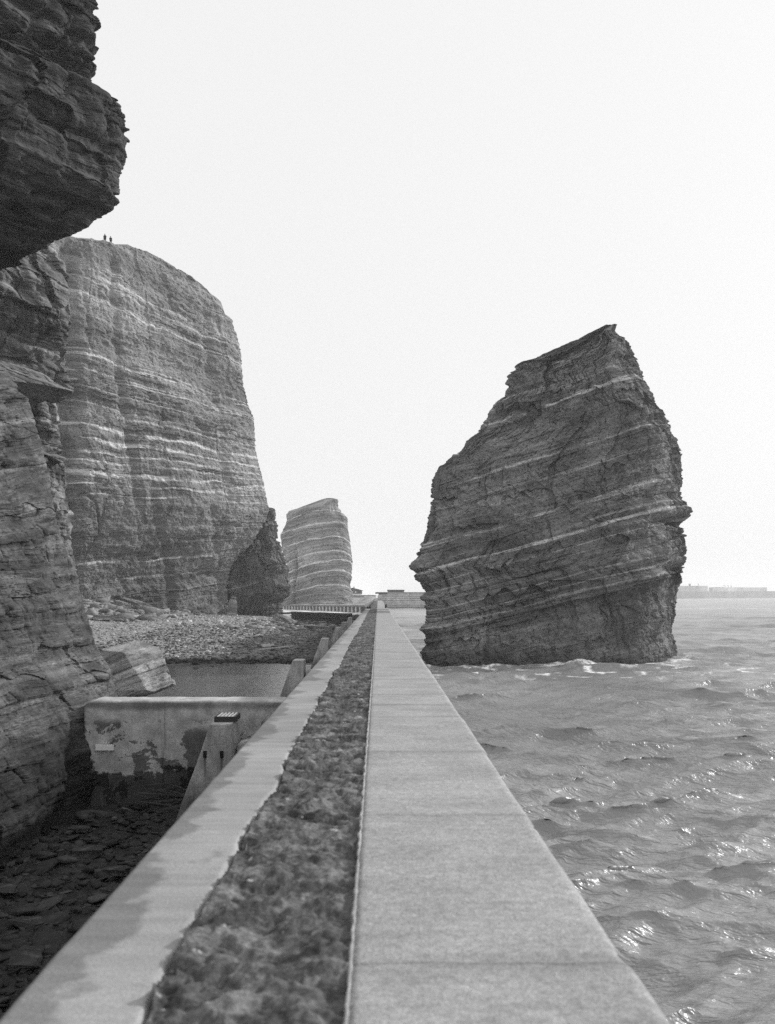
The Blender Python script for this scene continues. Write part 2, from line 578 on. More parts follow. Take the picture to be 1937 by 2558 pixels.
V, Q, A = fitted(densify(fL), densify(fR), lambda z: 392 + 0 * z, lambda z: 388 + 0 * z, [(-1, 0), (-.9, -4), (-.5, -8), (-.1, -11), (.3, -11), (.75, -9), (.97, -5), (1, 0), (.9, 8), (0, 12), (-.9, 8)],
                 lambda z: 0.55 + 0.45 * (1 - np.clip(z / 50, 0, 1)), 0.0, zt_f, 560, 420, frontw(2, .3), strat_f, bf,
                 dict(wob=.5, beds=[(.45, 1.3, 6, 15), (.25, .5, 3, 16), (.6, 3.6, 12, 18)], fbm=[(.8, 12), (.25, 2.5)], ribs=[(.7, 12, 40)]), 2.0, None, 2.0, rel_f, Lpts=FL, Rpts=FR)
me = arr_mesh('distant_sea_stack', V, Q, A)
tag(link('sea_stack', me, rock_mat('far stack rock', .25, .80, .36, 1.1, .4)),
    'smaller distant pale rock stack with white bands beyond the sheet piling', 'sea stack')

# ================================================================== HEADLAND
SKY = [(x * K, y * K) for x, y in [(-300, 470), (-40, 486), (60, 497), (110, 503), (165, 512), (200, 516), (235, 522), (270, 528), (310, 540), (340, 553), (365, 570), (412, 596), (440, 617), (462, 640), (478, 655),
       (487, 676), (505, 690), (512, 715), (530, 760), (600, 900)]]
SKX, SKYY = np.array([p_[0] for p_ in SKY]), np.array([p_[1] for p_ in SKY])


def crest(X, Y):
    """the cliff top falls away towards the sea end and towards the viewer"""
    return EYE + (VY - np.interp(VX + F * X / Y, SKX, SKYY)) / F * Y + .6 * fbm(X / 2.2, Y / 2.2, 3.0, 4) - .3


HR = [(x * K, y * K) for x, y in [(455, 440), (470, 560), (490, 650), (505, 690), (512, 715), (514, 730), (521, 758), (523, 790), (526, 830), (533, 855), (538, 880), (548, 900), (551, 940), (553, 972), (562, 1010), (570, 1042), (577, 1080),
      (582, 1100), (575, 1125), (560, 1150), (545, 1175), (520, 1200), (500, 1225), (492, 1260), (492, 1345), (490, 1400)]]
HYr = lambda y: 199 + 8 * min(max((1540 - y) / 950, 0), 1)
hR = outline(HR, HYr)
hzt = hR[1][-1]
hL = (np.array([-92.0, -92.0]), np.array([-2.0, hzt + 1]))
hz = lambda z: np.clip(z / 84.0, 0, 1)
strat_h = lambda X, Y, Z: Z - (0.26 - 0.46 * np.clip((Z - 6) / 62, 0, 1)) * (X + 45) + 0.06 * (Y - 190)


def ch(dx, dy):
    px, py = dx * K, dy * K
    Y = 158 + (px + 5) / 575 * 40
    x, y, z = at(px, py, Y)
    return float(strat_h(x, y, z))


bh = [(ch(215, 612), .45, .6, .1), (ch(350, 660), .6, .7, .05), (ch(330, 702), .6, .9, -.1), (ch(230, 778), .4, .6, .05), (ch(360, 828), .5, .9, -.05), (ch(200, 850), .3, .5, .1),
      (ch(350, 858), .35, .7, 0), (ch(350, 880), .3, .6, .1), (ch(230, 905), .5, .7, 0), (ch(230, 940), .85, 1, -.15), (ch(360, 962), .45, .9, -.05), (ch(370, 988), .75, 1, -.1),
      (ch(370, 1010), .35, .8, 0), (ch(220, 965), .3, .6, .05), (ch(220, 1010), .4, .7, 0), (ch(350, 1045), .8, .9, .1), (ch(420, 1055), .5, .7, .05), (ch(500, 1075), .45, .8, -.05),
      (ch(500, 1092), .35, .7, 0), (ch(270, 1216), .40, .95, .22), (ch(460, 1233), .4, .7, .1), (ch(300, 1180), .25, .5, .15), (ch(350, 1130), .2, .3, .2), (ch(420, 745), .3, .5, .1),
      (ch(350, 640), .3, .4, .15), (ch(360, 920), .3, .6, .1), (ch(300, 800), .3, .45, .15), (ch(320, 735), .25, .4, .1), (ch(450, 1262), .25, .4, .15), (ch(520, 895), .3, .6, .05)]


def rel_h(U, Z, X, Y):
    dx = (VX + X * F / Y) / K
    dy = (VY - (Z - EYE) * F / Y) / K
    wob = 10 * perlin(dy / 55, 3.1, dx / 300) + 4 * perlin(dy / 14, 1.1, 2)
    r = 0
    for x0, x1, y0, y1, w, d in ((238, 262, 560, 860, 9, 3.4), (262, 300, 820, 1090, 8, 3.4), (330, 372, 1060, 1330, 9, 2.6), (150, 150, 540, 1250, 20, 11.0),
                                 (440, 500, 640, 1100, 9, 2.2), (460, 480, 1090, 1330, 8, 1.8), (180, 196, 560, 800, 6, 1.4)):
        t = np.clip((dy - y0) / (y1 - y0), 0, 1)
        c = x0 + (x1 - x0) * t + wob
        r = r - .26 * d * np.exp(-((dx - c) / w) ** 2) * sstep(y0 - 30, y0 + 10, dy) * (1 - sstep(y1 - 20, y1 + 30, dy))
    # an overhanging bulge low on the face, right
    r = r + 1.3 * np.exp(-((dx - 460) / 34) ** 2 - ((dy - 1212) / 20) ** 2) - 1.5 * np.exp(-((dx - 455) / 26) ** 2 - ((dy - 1238) / 9) ** 2)
    # a curved slab scar on the left panel
    rr = np.hypot((dx - 185) / 34, (dy - 1130) / 62)
    r = r - .6 * np.exp(-((rr - 1) / .06) ** 2) * (dx > 178) * (dy < 1150)
    return r


hpoly = [(-1, 0), (-.55, -1.5), (0, -1.8), (.5, -1.2), (.86, -1.2), (1, 0), (.97, 2), (.87, 8), (.4, 30), (-.9, 42)]


def wet_h(X, Y, Z, s, U):
    dx = (VX + X * F / Y) / K
    m = 0.80 + 0.2 * sstep(8, 22, Z + 5 * fbm(U / 14, Z / 10, 2.0, 3))
    return m * (1 - 0.3 * sstep(.05, .45, fbm(U / 3, Z / 10, 1.3, 3)) * (1 - sstep(150, 200, dx)))


colA = fitted(hL, densify(hR), lambda z: 126 + 0 * z, lambda z: 199 + 8 * hz(z), hpoly, lambda z: 1 + 0 * z, -1.0, hzt, 1040, 820, frontw(4, .06), strat_h, bh,
              dict(wob=.5, lo=.18, thr=-.02, panels=[(.55, 9, 70), (.45, 4.5, 16)], beds=[(.60, 1.2, 8, 25), (.40, .5, 3.8, 26), (.6, 4.2, 13, 28), (.20, .25, 1.8, 27)], fbm=[(.7, 14), (.45, 3.0), (.25, 1.0)], ribs=[(.2, 14, 50)]), 3.0, wet_h, .1, rel_h, top=crest, Rpts=[p_ for p_ in HR if p_[1] > 715 * K])
# the dark lower rib that turns its face to the viewer
BR = [(x * K, y * K) for x, y in [(592, 1096), (597, 1105), (596, 1120), (601, 1140), (600, 1165), (608, 1180), (618, 1210), (625, 1230), (624, 1250), (630, 1270), (629, 1285), (612, 1300), (611, 1345), (611, 1400)]]
BL = [(x * K, y * K) for x, y in [(560, 1096), (541, 1112), (534, 1148), (505, 1185), (494, 1192), (488, 1250), (486, 1345), (480, 1400)]]
bL, bR = outline(BL, lambda y: 203), outline(BR, lambda y: 206)
strat_b = lambda X, Y, Z: Z - 0.20 * (X + 30) + 0.03 * (Y - 190)
cb = lambda dx, dy: float(strat_b(*at(dx * K, dy * K, 203)))
colB = fitted(bL, densify(bR), lambda z: 203 + 0 * z, lambda z: 206 + 0 * z, [(-1, 0), (-.6, -1.5), (.2, -3), (.75, -2.5), (1, 0), (.85, 5), (0, 10), (-1, 8)], lambda z: .6 + .4 * (1 - np.clip(z / 40, 0, 1)),
              -1.0, min(bL[1][-1], bR[1][-1]), 420, 260, frontw(1.5, .3), strat_b, [(cb(520, 1268), .22, .9, .1), (cb(550, 1240), .12, .4, .1), (cb(600, 1250), .12, .5, .1), (cb(560, 1195), .15, .4, .15)],
              dict(wob=.3, panels=[(1.6, 5, 9), (.8, 2.5, 4)], beds=[(.6, 1.4, 5, 35), (.35, .5, 2, 36), (.7, 3.4, 7, 38)], fbm=[(.8, 8), (.3, 2)], ribs=[(.7, 7, 30)]), 4.0, lambda X, Y, Z, s, U: .58 + 0 * X, .8, Rpts=BR)
V, Q, A = join_cols([colA, colB])
me = arr_mesh('headland_cliff', V, Q, A)
tag(link('headland_cliff', me, rock_mat('headland rock', .238, .74, .20, .55, .45)),
    'high banded headland cliff with rounded top behind the beach, two people standing on top', 'cliff')

# ================================================================== NEAR CLIFF (overhang, recess, foot)
farleft = lambda x, zt: (np.array([x, x]), np.array([-3.0, zt + 1]))
# overhanging block
OB = [(x * K, y * K) for x, y in [(214, -240), (210, -60), (209, 50), (207, 100), (204, 130), (203, 152), (190, 170), (179, 179), (200, 190), (235, 210), (248, 225), (262, 238), (270, 250), (274, 270),
      (273, 295), (276, 302), (271, 318), (274, 332), (268, 352), (260, 372), (255, 385), (255, 420), (257, 432), (250, 446), (228, 462), (205, 478), (172, 502), (130, 520), (95, 541), (40, 560), (-60, 590)]]
oY = lambda y: 56
oR = outline(OB, oY)
strat_o = lambda X, Y, Z: Z + 0.42 * (X + 20) - 0.30 * (Y - 55)
co = lambda dx, dy, Y=50: float(strat_o(*at(dx * K, dy * K, Y)))
colO = fitted(farleft(-48, oR[1][-1]), densify(oR), lambda z: 34 + 0 * z, lambda z: 56 + 0 * z, [(-1, 0), (-.4, -1.5), (.3, -3), (.7, -3.6), (.93, -2.6), (1, 0), (.93, 1.6), (.72, 5), (.3, 14), (-.9, 30)],
              lambda z: 1 + 0 * z, oR[1][0], oR[1][-1], 620, 560, frontw(3, .1), strat_o, [(co(80, 440), .5, .55, 0), (co(75, 492), .35, .9, .0), (co(60, 470), .4, .5, .1), (co(70, 90), .4, .5, .15)],
              dict(wob=.25, panels=[(1.3, 5, 4.5), (.6, 1.9, 1.5)], beds=[(.42, .9, 5, 45), (.22, .3, 2.2, 46), (.6, 2.6, 8, 48)], fbm=[(.5, 6), (.2, 1.2)], ribs=[(.3, 6, 16)]), 5.0, lambda X, Y, Z, s, U: .37 - .10 * (1 - sstep(28, 31, Z)) + 0 * X, .5, Rpts=OB)  # tone drops low down: the overhang's underside shade put into the rock colour
# recessed cliff under and behind the overhang
CB = [(x * K, y * K) for x, y in [(90, 470), (100, 530), (120, 552), (140, 567), (146, 600), (150, 650), (156, 692), (148, 720), (140, 760), (140, 790), (152, 825), (160, 842), (150, 852), (126, 868), (122, 900),
      (130, 950), (138, 1000), (146, 1060), (150, 1120), (154, 1180), (165, 1235), (175, 1300), (185, 1400), (195, 1500)]]
cR = outline(CB, lambda y: 84)
strat_c = lambda X, Y, Z: Z + 0.30 * (X + 25) - 0.05 * (Y - 80)
cc_ = lambda dx, dy, Y=80: float(strat_c(*at(dx * K, dy * K, Y)))
colC = fitted(farleft(-60, cR[1][-1]), densify(cR), lambda z: 62 + 0 * z, lambda z: 84 + 0 * z, [(-1, 0), (0, -1.5), (.7, -2.2), (.95, -1.5), (1, 0), (.94, 1.5), (.8, 6), (.4, 14), (-.9, 25)],
              lambda z: 1 + 0 * z, -1.0, cR[1][-1], 560, 420, frontw(2, .1), strat_c, [(cc_(90, 750), .2, .4, .1), (cc_(90, 905), .5, .7, .05), (cc_(90, 690), .25, .4, .15), (cc_(90, 640), .2, .3, .15), (cc_(95, 925), .3, .6, .05)],
              dict(wob=.3, panels=[(1.2, 4, 7), (.6, 1.7, 2.2)], beds=[(.35, 1.1, 4, 55), (.18, .35, 1.8, 56), (.6, 3, 7, 58)], fbm=[(.8, 6), (.3, 1.4)], ribs=[(.5, 7, 20)]), 6.0,
              lambda X, Y, Z, s, U: .92 - .3 * sstep(0, .4, fbm(X / 3, Z / 4, Y / 4, 3)) * (1 - sstep(18, 24, Z)), 1.0, Rpts=CB)
# a small second overhang on the recessed cliff
LB = [(x * K, y * K) for x, y in [(75, 800), (100, 812), (125, 830), (150, 840), (157, 846), (140, 853), (110, 860), (85, 868), (62, 876)]]
lR = outline(LB, lambda y: 74)
colL = column(farleft(-45, lR[1][-1]), lR, lambda z: 60 + 0 * z, lambda z: 74 + 0 * z, [(-1, 0), (0, -1.5), (.8, -1.8), (1, 0), (.75, 3), (-.9, 12)],
              lambda z: 1 + 0 * z, lR[1][0], lR[1][-1], 90, 260, frontw(2, .1), strat_c, [], dict(wob=.2, beds=[(.2, .5, 2, 65), (.1, .2, 1, 66)], fbm=[(.3, 2)]), 7.0, None, .3)
# lower foot beside the sea wall
AB = [(x * K, y * K) for x, y in [(-150, 500), (-90, 650), (-10, 770), (38, 835), (64, 868), (76, 910), (88, 950), (100, 1000), (112, 1060), (118, 1100), (130, 1150), (141, 1180), (152, 1210), (165, 1240), (176, 1285), (185, 1320), (197, 1355),
      (206, 1390), (222, 1418), (240, 1448), (246, 1462), (254, 1485), (259, 1508), (275, 1560), (300, 1640), (312, 1720), (315, 1800)]]
aR = outline(AB, lambda y: 28.5)
strat_a = lambda X, Y, Z: Z + 0.12 * (X + 9) - 0.22 * (Y - 26) * sstep(-1, 6, Z - 5) - 0.02 * (Y - 26)
ca = lambda dx, dy, Y=26: float(strat_a(*at(dx * K, dy * K, Y)))


def wet_shade_a(X, Y, Z, s, U):
    return 1 - 0.78 * (1 - sstep(1.5, 3.0, Z + .5 * fbm(U / 1.3, Z / 1.0, 1, 3)))  # wet tide zone, darkened further as painted shadow of the sea wall


# plan: runs along the wall from behind the viewer, then turns away
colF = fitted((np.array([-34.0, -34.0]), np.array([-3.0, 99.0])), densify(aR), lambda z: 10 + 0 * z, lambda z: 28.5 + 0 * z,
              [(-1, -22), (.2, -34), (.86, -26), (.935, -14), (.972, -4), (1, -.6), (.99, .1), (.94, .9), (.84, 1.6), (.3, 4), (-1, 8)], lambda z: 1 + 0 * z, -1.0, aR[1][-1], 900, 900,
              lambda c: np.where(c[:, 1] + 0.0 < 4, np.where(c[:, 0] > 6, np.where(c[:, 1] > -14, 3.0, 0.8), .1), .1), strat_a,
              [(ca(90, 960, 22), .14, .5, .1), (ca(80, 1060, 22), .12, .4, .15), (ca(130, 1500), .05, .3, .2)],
              dict(wob=.12, panels=[(.10, 2.3, 1.2)], beds=[(.11, .30, 1.6, 75), (.055, .10, .8, 76), (.16, 1.1, 2.6, 78)], fbm=[(.22, 2.4), (.06, .5)], ribs=[(.12, 2.5, 8)]), 8.0, wet_shade_a, .5, Rpts=AB)
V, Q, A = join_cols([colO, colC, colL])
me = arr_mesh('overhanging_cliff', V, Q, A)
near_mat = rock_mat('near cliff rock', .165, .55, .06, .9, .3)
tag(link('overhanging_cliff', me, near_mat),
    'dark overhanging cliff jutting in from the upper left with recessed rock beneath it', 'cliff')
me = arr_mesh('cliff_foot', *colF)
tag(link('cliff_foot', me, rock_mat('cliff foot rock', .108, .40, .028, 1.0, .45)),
    'near layered cliff foot at the left edge, against which the stained cross wall ends', 'cliff')

# ================================================================== SEA
def sea():
    xs = np.concatenate([-np.geomspace(5600, 60, 24), np.linspace(-58, 0.4, 130), np.arange(0.55, 72, 0.10), 72.2 * 1.008 ** np.arange(0, 180), np.geomspace(305, 5600, 50)])
    ys = np.concatenate([np.linspace(-300, 8, 14), 8.1 * 1.0042 ** np.arange(0, 930), 8.1 * 1.0042 ** 930 * 1.02 ** np.arange(1, 240)])
    ys = ys[ys < 6000]
    X, Y = np.meshgrid(xs, ys)
    gates = [(perlin(X / L_ + 3.3 * i, Y / L_, i * 1.7) + .35) for i, L_ in enumerate((2.5, 4, 7, 12, 20, 32))]
    gx, gy = np.gradient(xs), np.gradient(ys)
    sp = np.maximum(gx[None, :], gy[:, None])
    r = np.random.default_rng(21)
    Z = np.zeros_like(X)
    DX, DY = np.zeros_like(X), np.zeros_like(X)
    wx = X + 1.2 * perlin(X / 9, Y / 9, 0.5)
    wy = Y + 1.2 * perlin(X / 9, Y / 9, 7.5)
    far = 1 - sstep(130, 420, Y)
    for i in range(64):
        lam = 0.42 * (7.0 / 0.42) ** (i / 63.0) * r.uniform(.9, 1.1)
        th = math.radians(-80 + r.normal(0, 24))
        k = 2 * math.pi / lam
        amp = 0.0145 * lam ** 0.78 * (1 + .9 * math.exp(-lam / .8))
        cx, cy = math.cos(th), math.sin(th)
        ph = k * (cx * wx + cy * wy) + r.uniform(0, 6.28)
        gate = 0.55 + 0.9 * gates[min(i // 12 + int(r.integers(2)), 5)]
        gate = np.clip(gate, 0, 1.6) * (1 - sstep(.2, .5, sp / lam))
        gate = gate * far
        Z += amp * gate * np.sin(ph)
        DX += -amp * .9 * gate * cx * np.cos(ph) * -1
        DY += -amp * .9 * gate * cy * np.cos(ph) * -1
    calm = np.where(X < .55, sstep(205, 225, Y), 1.0)
    Z *= calm
    # swell breaking round the foot of the stack
    pxs = np.array([8.0, 12, 17, 22, 27, 32])
    pys = np.interp(X, [-4, 4, 9, 14, 20, 24, 28, 30, 36], [90, 82, 78.6, 77.6, 77.6, 79, 84, 90, 100])
    d = pys - Y + 0.8 * fbm(X / 2.2, Y / 2, 4.0, 3)
    inx = sstep(2.5, 5, X) * (1 - sstep(29, 32, X))
    Z += 0.28 * np.exp(-((d - 1.2) / 1.6) ** 2) * inx * (0.5 + fbm(X / 3, Y / 3, 1.0, 3))
    fo = np.exp(-((d - .6) / 1.0) ** 2) * inx * sstep(-.12, .32, fbm(X / 2.2 + 5, Y / 1.2, 3.0, 4))
    fo += np.exp(-((d - 1.0) / 1.0) ** 2) * np.exp(-((X - 17.3) / 2.4) ** 2) * sstep(-.35, .25, fbm(X / .8, Y / .8, 6.0, 3)) * 1.2
    Z += .35 * np.exp(-((d - 1.0) / .8) ** 2) * np.exp(-((X - 17.3) / 2.2) ** 2)
    fo += 0.8 * sstep(.38, .62, fbm(X / 1.6, Y / .9, 2.2, 4)) * sstep(60, 72, Y) * (1 - sstep(78, 82, Y)) * inx
    # foam where the sea washes past the far piling and the mole
    fo += .8 * np.exp(-((Y - 388) / 3.5) ** 2) * (X > 2) * sstep(-.3, .3, perlin(X / 5, 2, 2))
    fo += .9 * (X < -1) * sstep(255, 300, Y) * sstep(-.2, .2, fbm(X / 7, Y / 9, 1.0, 3))
    # wavelet caps in the open water
    fo += .4 * sstep(.40, .62, fbm(X / 2.6, Y / 1.0, 8.2, 4)) * sstep(66, 73, Y) * (1 - sstep(79, 84, Y)) * inx
    V = np.stack([X + DX * calm, Y + DY * calm, Z], -1)
    return arr_mesh('sea', V, grid_quads(len(ys), len(xs)), dict(foam=np.clip(fo, 0, 1)), True)


M = Mat('sea water', .1, .5)
p = M.pos()
w1 = M.noise(p, (1.3, 4.4, 1), 3, .55, .7)
w2 = M.noise(p, (4.5, 11, 1), 2, .55, .5)
fm = M.math('MULTIPLY', M.math('MULTIPLY', M.attr('foam'), 1.7), M.ramp(M.noise(p, 2.6, 5, .7), .32, .56), clamp=True)
M.color(M.mix(fm, M.math('MULTIPLY', .25, M.ramp(M.noise(p, .05, 3), .3, .7, .8, 1.25)), .85))
M.b.inputs['IOR'].default_value = 1.42
M.set(M.b.inputs['Roughness'], M.mix(fm, .3, .9))
M.bump(M.math('ADD', w1, M.math('MULTIPLY', w2, .35)), .125, 1.0)
sea_o = tag(link('sea', sea(), M.m), kind='structure')

# ================================================================== BEACH
def beach_z(X, Y):
    z = 0.42 + 0.0 * X
    edge = 74 + 3.0 * perlin(X / 6, 1.0, 2.0) + 1.5 * perlin(X / 2, 3.0, 2.0) + np.clip(-X - 12, 0, 30) * -0.8
    inpool = (1 - sstep(-2.5, 1.5, Y - edge)) * sstep(27, 28.5, Y)
    z = z - 0.35 * inpool
    z = z + .12 * sstep(76, 110, Y)
    m = sstep(10, 34, -X - .03 * (Y - 120)) * sstep(82, 150, Y)
    z = z + 1.15 * m
    t = sstep(33, 62, -X) * sstep(118, 165, Y)
    z = z + 3.6 * t
    z = z + .8 * np.exp(-((X + 46) / 7) ** 2 - ((Y - 168) / 12) ** 2)
    rub = sstep(3, 6, -X) * (1 - sstep(20, 26, -X)) * np.exp(-((Y - 150) / 22) ** 2)
    z = z + .12 * rub * (.6 + fbm(X / 3, Y / 4, 2, 3))
    z = z + .10 * fbm(X / 2.5, Y / 2.5, 5, 4) * (1 - .7 * inpool)
    z = z + (.16 * fbm(X / .8, Y / .8, 5, 3) + .2 * fbm(X / 3, Y / 3, 8, 3)) * (1 - sstep(23, 25, Y))
    z = z + (.35 * fbm(X / 2.2, Y / 2.2, 15, 4)) * sstep(40, 52, -X) * sstep(120, 150, Y)
    z = z - 2.0 * sstep(196, 205, Y) * (1 - sstep(19, 23, -X))
    return z


xs = np.concatenate([np.linspace(-82, -30, 170), np.linspace(-29.8, -1.1, 260)])
ys = 2.0 * 1.0068 ** np.arange(0, 700)
ys = ys[ys < 222]
X, Y = np.meshgrid(xs, ys)
Zb = beach_z(X, Y)
BXS, BYS = xs.copy(), ys.copy()


def ground(x, y):
    i = min(max(int(np.searchsorted(BXS, x)), 1), len(BXS) - 1)
    j = min(max(int(np.searchsorted(BYS, y)), 1), len(BYS) - 1)
    return float(0.25 * (Zb[j, i] + Zb[j - 1, i] + Zb[j, i - 1] + Zb[j - 1, i - 1]))


def dryness(X, Y):
    n = 2.2 * fbm(X / 6, Y / 9, 3, 3)
    return sstep(-1.6, 1.6, -X - 15.5 - .06 * np.clip(Y - 128, 0, 99) + n) * sstep(78, 84, Y + n)


dry = dryness(X, Y)
kelp = np.exp(-((Y - (76.5 + .8 * perlin(X / 3, 1, 1))) / 1.3) ** 2) * (X < -1)
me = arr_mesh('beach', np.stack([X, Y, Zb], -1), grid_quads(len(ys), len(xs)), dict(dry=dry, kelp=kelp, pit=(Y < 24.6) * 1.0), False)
M = Mat('shingle', .85, .3)
p = M.pos()
g1 = M.noise(p, 1.6, 5, .75)
g2 = M.noise(p, 5.0, 4, .7)
dr = M.attr('dry')
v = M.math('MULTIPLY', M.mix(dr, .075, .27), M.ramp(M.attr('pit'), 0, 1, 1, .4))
v = M.math('MULTIPLY', v, M.ramp(g1, .28, .72, .45, 1.65))
v = M.math('MULTIPLY', v, M.ramp(g2, .25, .75, .6, 1.45))
v = M.math('MULTIPLY', v, M.ramp(M.math('MULTIPLY', M.attr('kelp'), M.ramp(g1, .35, .5)), 0, 1, 1, .25))
M.color(v)
M.bump(M.math('ADD', g1, M.math('MULTIPLY', g2, .4)), .25, .9)
beach_m = M.m
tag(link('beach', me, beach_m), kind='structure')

# tide pool water
xs = np.linspace(-30, -1.15, 180)
ys = np.linspace(25.3, 80, 420)
X, Y = np.meshgrid(xs, ys)
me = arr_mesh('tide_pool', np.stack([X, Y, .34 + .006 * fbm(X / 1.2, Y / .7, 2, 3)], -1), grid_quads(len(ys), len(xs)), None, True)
M = Mat('pool water', .05, .5)
p = M.pos()
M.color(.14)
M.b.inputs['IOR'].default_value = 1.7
sx = M.n('ShaderNodeSeparateXYZ')
M.set(sx.inputs[0], p)
ruf = M.ramp(M.math('ADD', sx.outputs[0], M.math('MULTIPLY', M.noise(p, (.12, .10, 1), 3), 12)), -7.5, 0.5, .05, 1.0)     # wind ruffles the water by the wall
M.bump(M.math('MULTIPLY', ruf, M.math('ADD', M.noise(p, (1.0, 3.8, 1), 4, .6, .5), M.math('MULTIPLY', M.noise(p, (3, 12, 1), 2, .6), .4))), .045, .95)
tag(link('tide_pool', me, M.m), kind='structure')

# far shore behind the piling
xs = np.linspace(-110, -.95, 150)
ys = np.linspace(296, 520, 200)
X, Y = np.meshgrid(xs, ys)
line = 300 + (-X - 4) * (83 / 36.0)
Zs = -1.5 + 3.3 * sstep(0, 3, Y - line) + 3.7 * sstep(395, 448, Y) + 2.6 * np.exp(-((X + 3) / 4) ** 2) * sstep(300, 330, Y) * (1 - sstep(395, 448, Y)) + .5 * fbm(X / 5, Y / 7, 3, 4) * sstep(0, 5, Y - line)
me = arr_mesh('shore', np.stack([X, Y, Zs], -1), grid_quads(len(ys), len(xs)), dict(dry=np.ones_like(X), kelp=np.zeros_like(X), pit=np.zeros_like(X)), False)
tag(link('shore', me, beach_m), kind='structure')

# ================================================================== SEA WALL
WT = 4.6
wall = empty('sea_wall', (0, 3, 0), 'long straight concrete sea wall running from the viewer to the horizon', 'sea wall')
conc = concrete_mat('wall concrete', .265, sc=1.0)
conc_dark = concrete_mat('weathered concrete', .20, sc=.8)
conc_pale = concrete_mat('pale concrete', .55, sc=.8)


def jag(y):
    return -.775 + .085 * fbm(y / 1.9 + .37, 1.5, 0.5, 5, .6) * (.25 + 1.5 * np.abs(perlin(y / 4.3, 8.1, .7))) + .05 * perlin(y / 7.0, 2.2, .5)


def strip(name, mat, y, x0, x1, z0, z1, nx, roundx0=0.0, roundx1=0.0, zf=None):
    """a band along the wall: side, top and side, from arrays of its edges"""
    t = np.concatenate([[0.0], np.linspace(0, 1, nx), [1.0]])
    T, Yg = np.meshgrid(t, y)
    X0, X1 = np.broadcast_to(x0, y.shape)[:, None], np.broadcast_to(x1, y.shape)[:, None]
    Xg = X0 + (X1 - X0) * T
    Zg = np.full_like(Xg, z1)
    if zf is not None:
        Zg = Zg + zf(Xg, Yg)
    if roundx0:
        d = np.clip(1 - (Xg - X0) / roundx0, 0, 1)
        Zg = Zg - roundx0 * .55 * d ** 2
    if roundx1:
        d = np.clip(1 - (X1 - Xg) / roundx1, 0, 1)
        Zg = Zg - roundx1 * .55 * d ** 2
    Zg[:, 0] = z0
    Zg[:, -1] = z0
    V = np.stack([Xg, Yg, Zg], -1)
    me = arr_mesh(name, V, grid_quads(len(y), len(t)), None, False)
    me.polygons.foreach_set('use_smooth', np.ones(len(me.polygons), bool))
    # end caps by closing the first and last ring
    bm = bmesh.new()
    bm.from_mesh(me)
    bm.verts.ensure_lookup_table()
    n = len(t)
    for base in (0, (len(y) - 1) * n):
        f = bm.faces.new([bm.verts[base + i] for i in range(n)])
        f.smooth = False
    bmesh.ops.recalc_face_normals(bm, faces=bm.faces)
    bm.to_mesh(me)
    bm.free()
    return link(name, me, mat, wall)


yA = np.concatenate([np.linspace(-6, 1.5, 10), 1.55 * 1.006 ** np.arange(0, 700)])
yL = np.append(yA[yA < 92], 92.0)
yR = np.append(yA[yA < 213], 213.0)
bm = bmesh.new()
add_box(bm, -1.24, .93, -6, 213, -2.0, WT - .18)
bm_obj('wall_body', bm, conc_dark, wall)
bm = bmesh.new()
add_box(bm, -1.0, .6, 213.2, 400, -2.0, WT - .1)
bm_obj('wall_body', bm, conc_dark, wall)
M = Mat('left coping', .9, .25)
p = M.pos()
sx = M.n('ShaderNodeSeparateXYZ')
M.set(sx.inputs[0], p)
damp = M.noise(p, (1.2, 1.1, 1), 4, .62, .3)
fine = M.noise(p, (1.0, 7.0, 1), 5, .65)
spk = M.noise(p, 70, 3, .7)
edge = M.ramp(sx.outputs[0], -1.27, -.95, .22, 0)            # seepage stains creep in from the landward edge
st_ = M.ramp(M.math('ADD', damp, edge), .60, .68)
v = M.math('MULTIPLY', .31, M.ramp(fine, .25, .75, .84, 1.13))
v = M.math('MULTIPLY', v, M.ramp(M.noise(p, .4, 3), .3, .7, .85, 1.12))
v = M.math('MULTIPLY', v, M.ramp(spk, .2, .8, .8, 1.2))
v = M.math('MULTIPLY', v, M.mix(st_, 1.0, .62))
M.color(v)
M.bump(M.math('ADD', spk, fine), .006, .6)
strip('coping', M.m, yL, -1.292, jag(yL) + .03, WT - .19, WT - .03, 70, .035, .0, lambda X, Y: .006 * fbm(X / .5, Y / .5, 2, 3) - .07 * np.exp(-((X - jag(Y) - .004) / .020) ** 2))

# rough core between the two copings
M = Mat('rubble core', .95, .2)
p = M.pos()
a1 = M.noise(p, (5, 6, 6), 5, .62)
a2 = M.noise(p, 38, 4, .7)
a3 = M.noise(p, (2.4, 1.6, 2), 4, .6)
v = M.math('MULTIPLY', .118, M.ramp(a1, .3, .7, .42, 1.6))
v = M.math('MULTIPLY', v, M.ramp(a2, .25, .75, .6, 1.4))
v = M.math('MULTIPLY', v, M.ramp(a3, .3, .7, .75, 1.25))
v = M.math('MULTIPLY', v, M.attr('tone'))
v = M.mix(M.ramp(M.noise(p, (11, 8, 9), 3, .5), .69, .76), v, .42)
M.color(v)
M.bump(M.math('ADD', a1, M.math('MULTIPLY', a2, .5)), .03, .8)


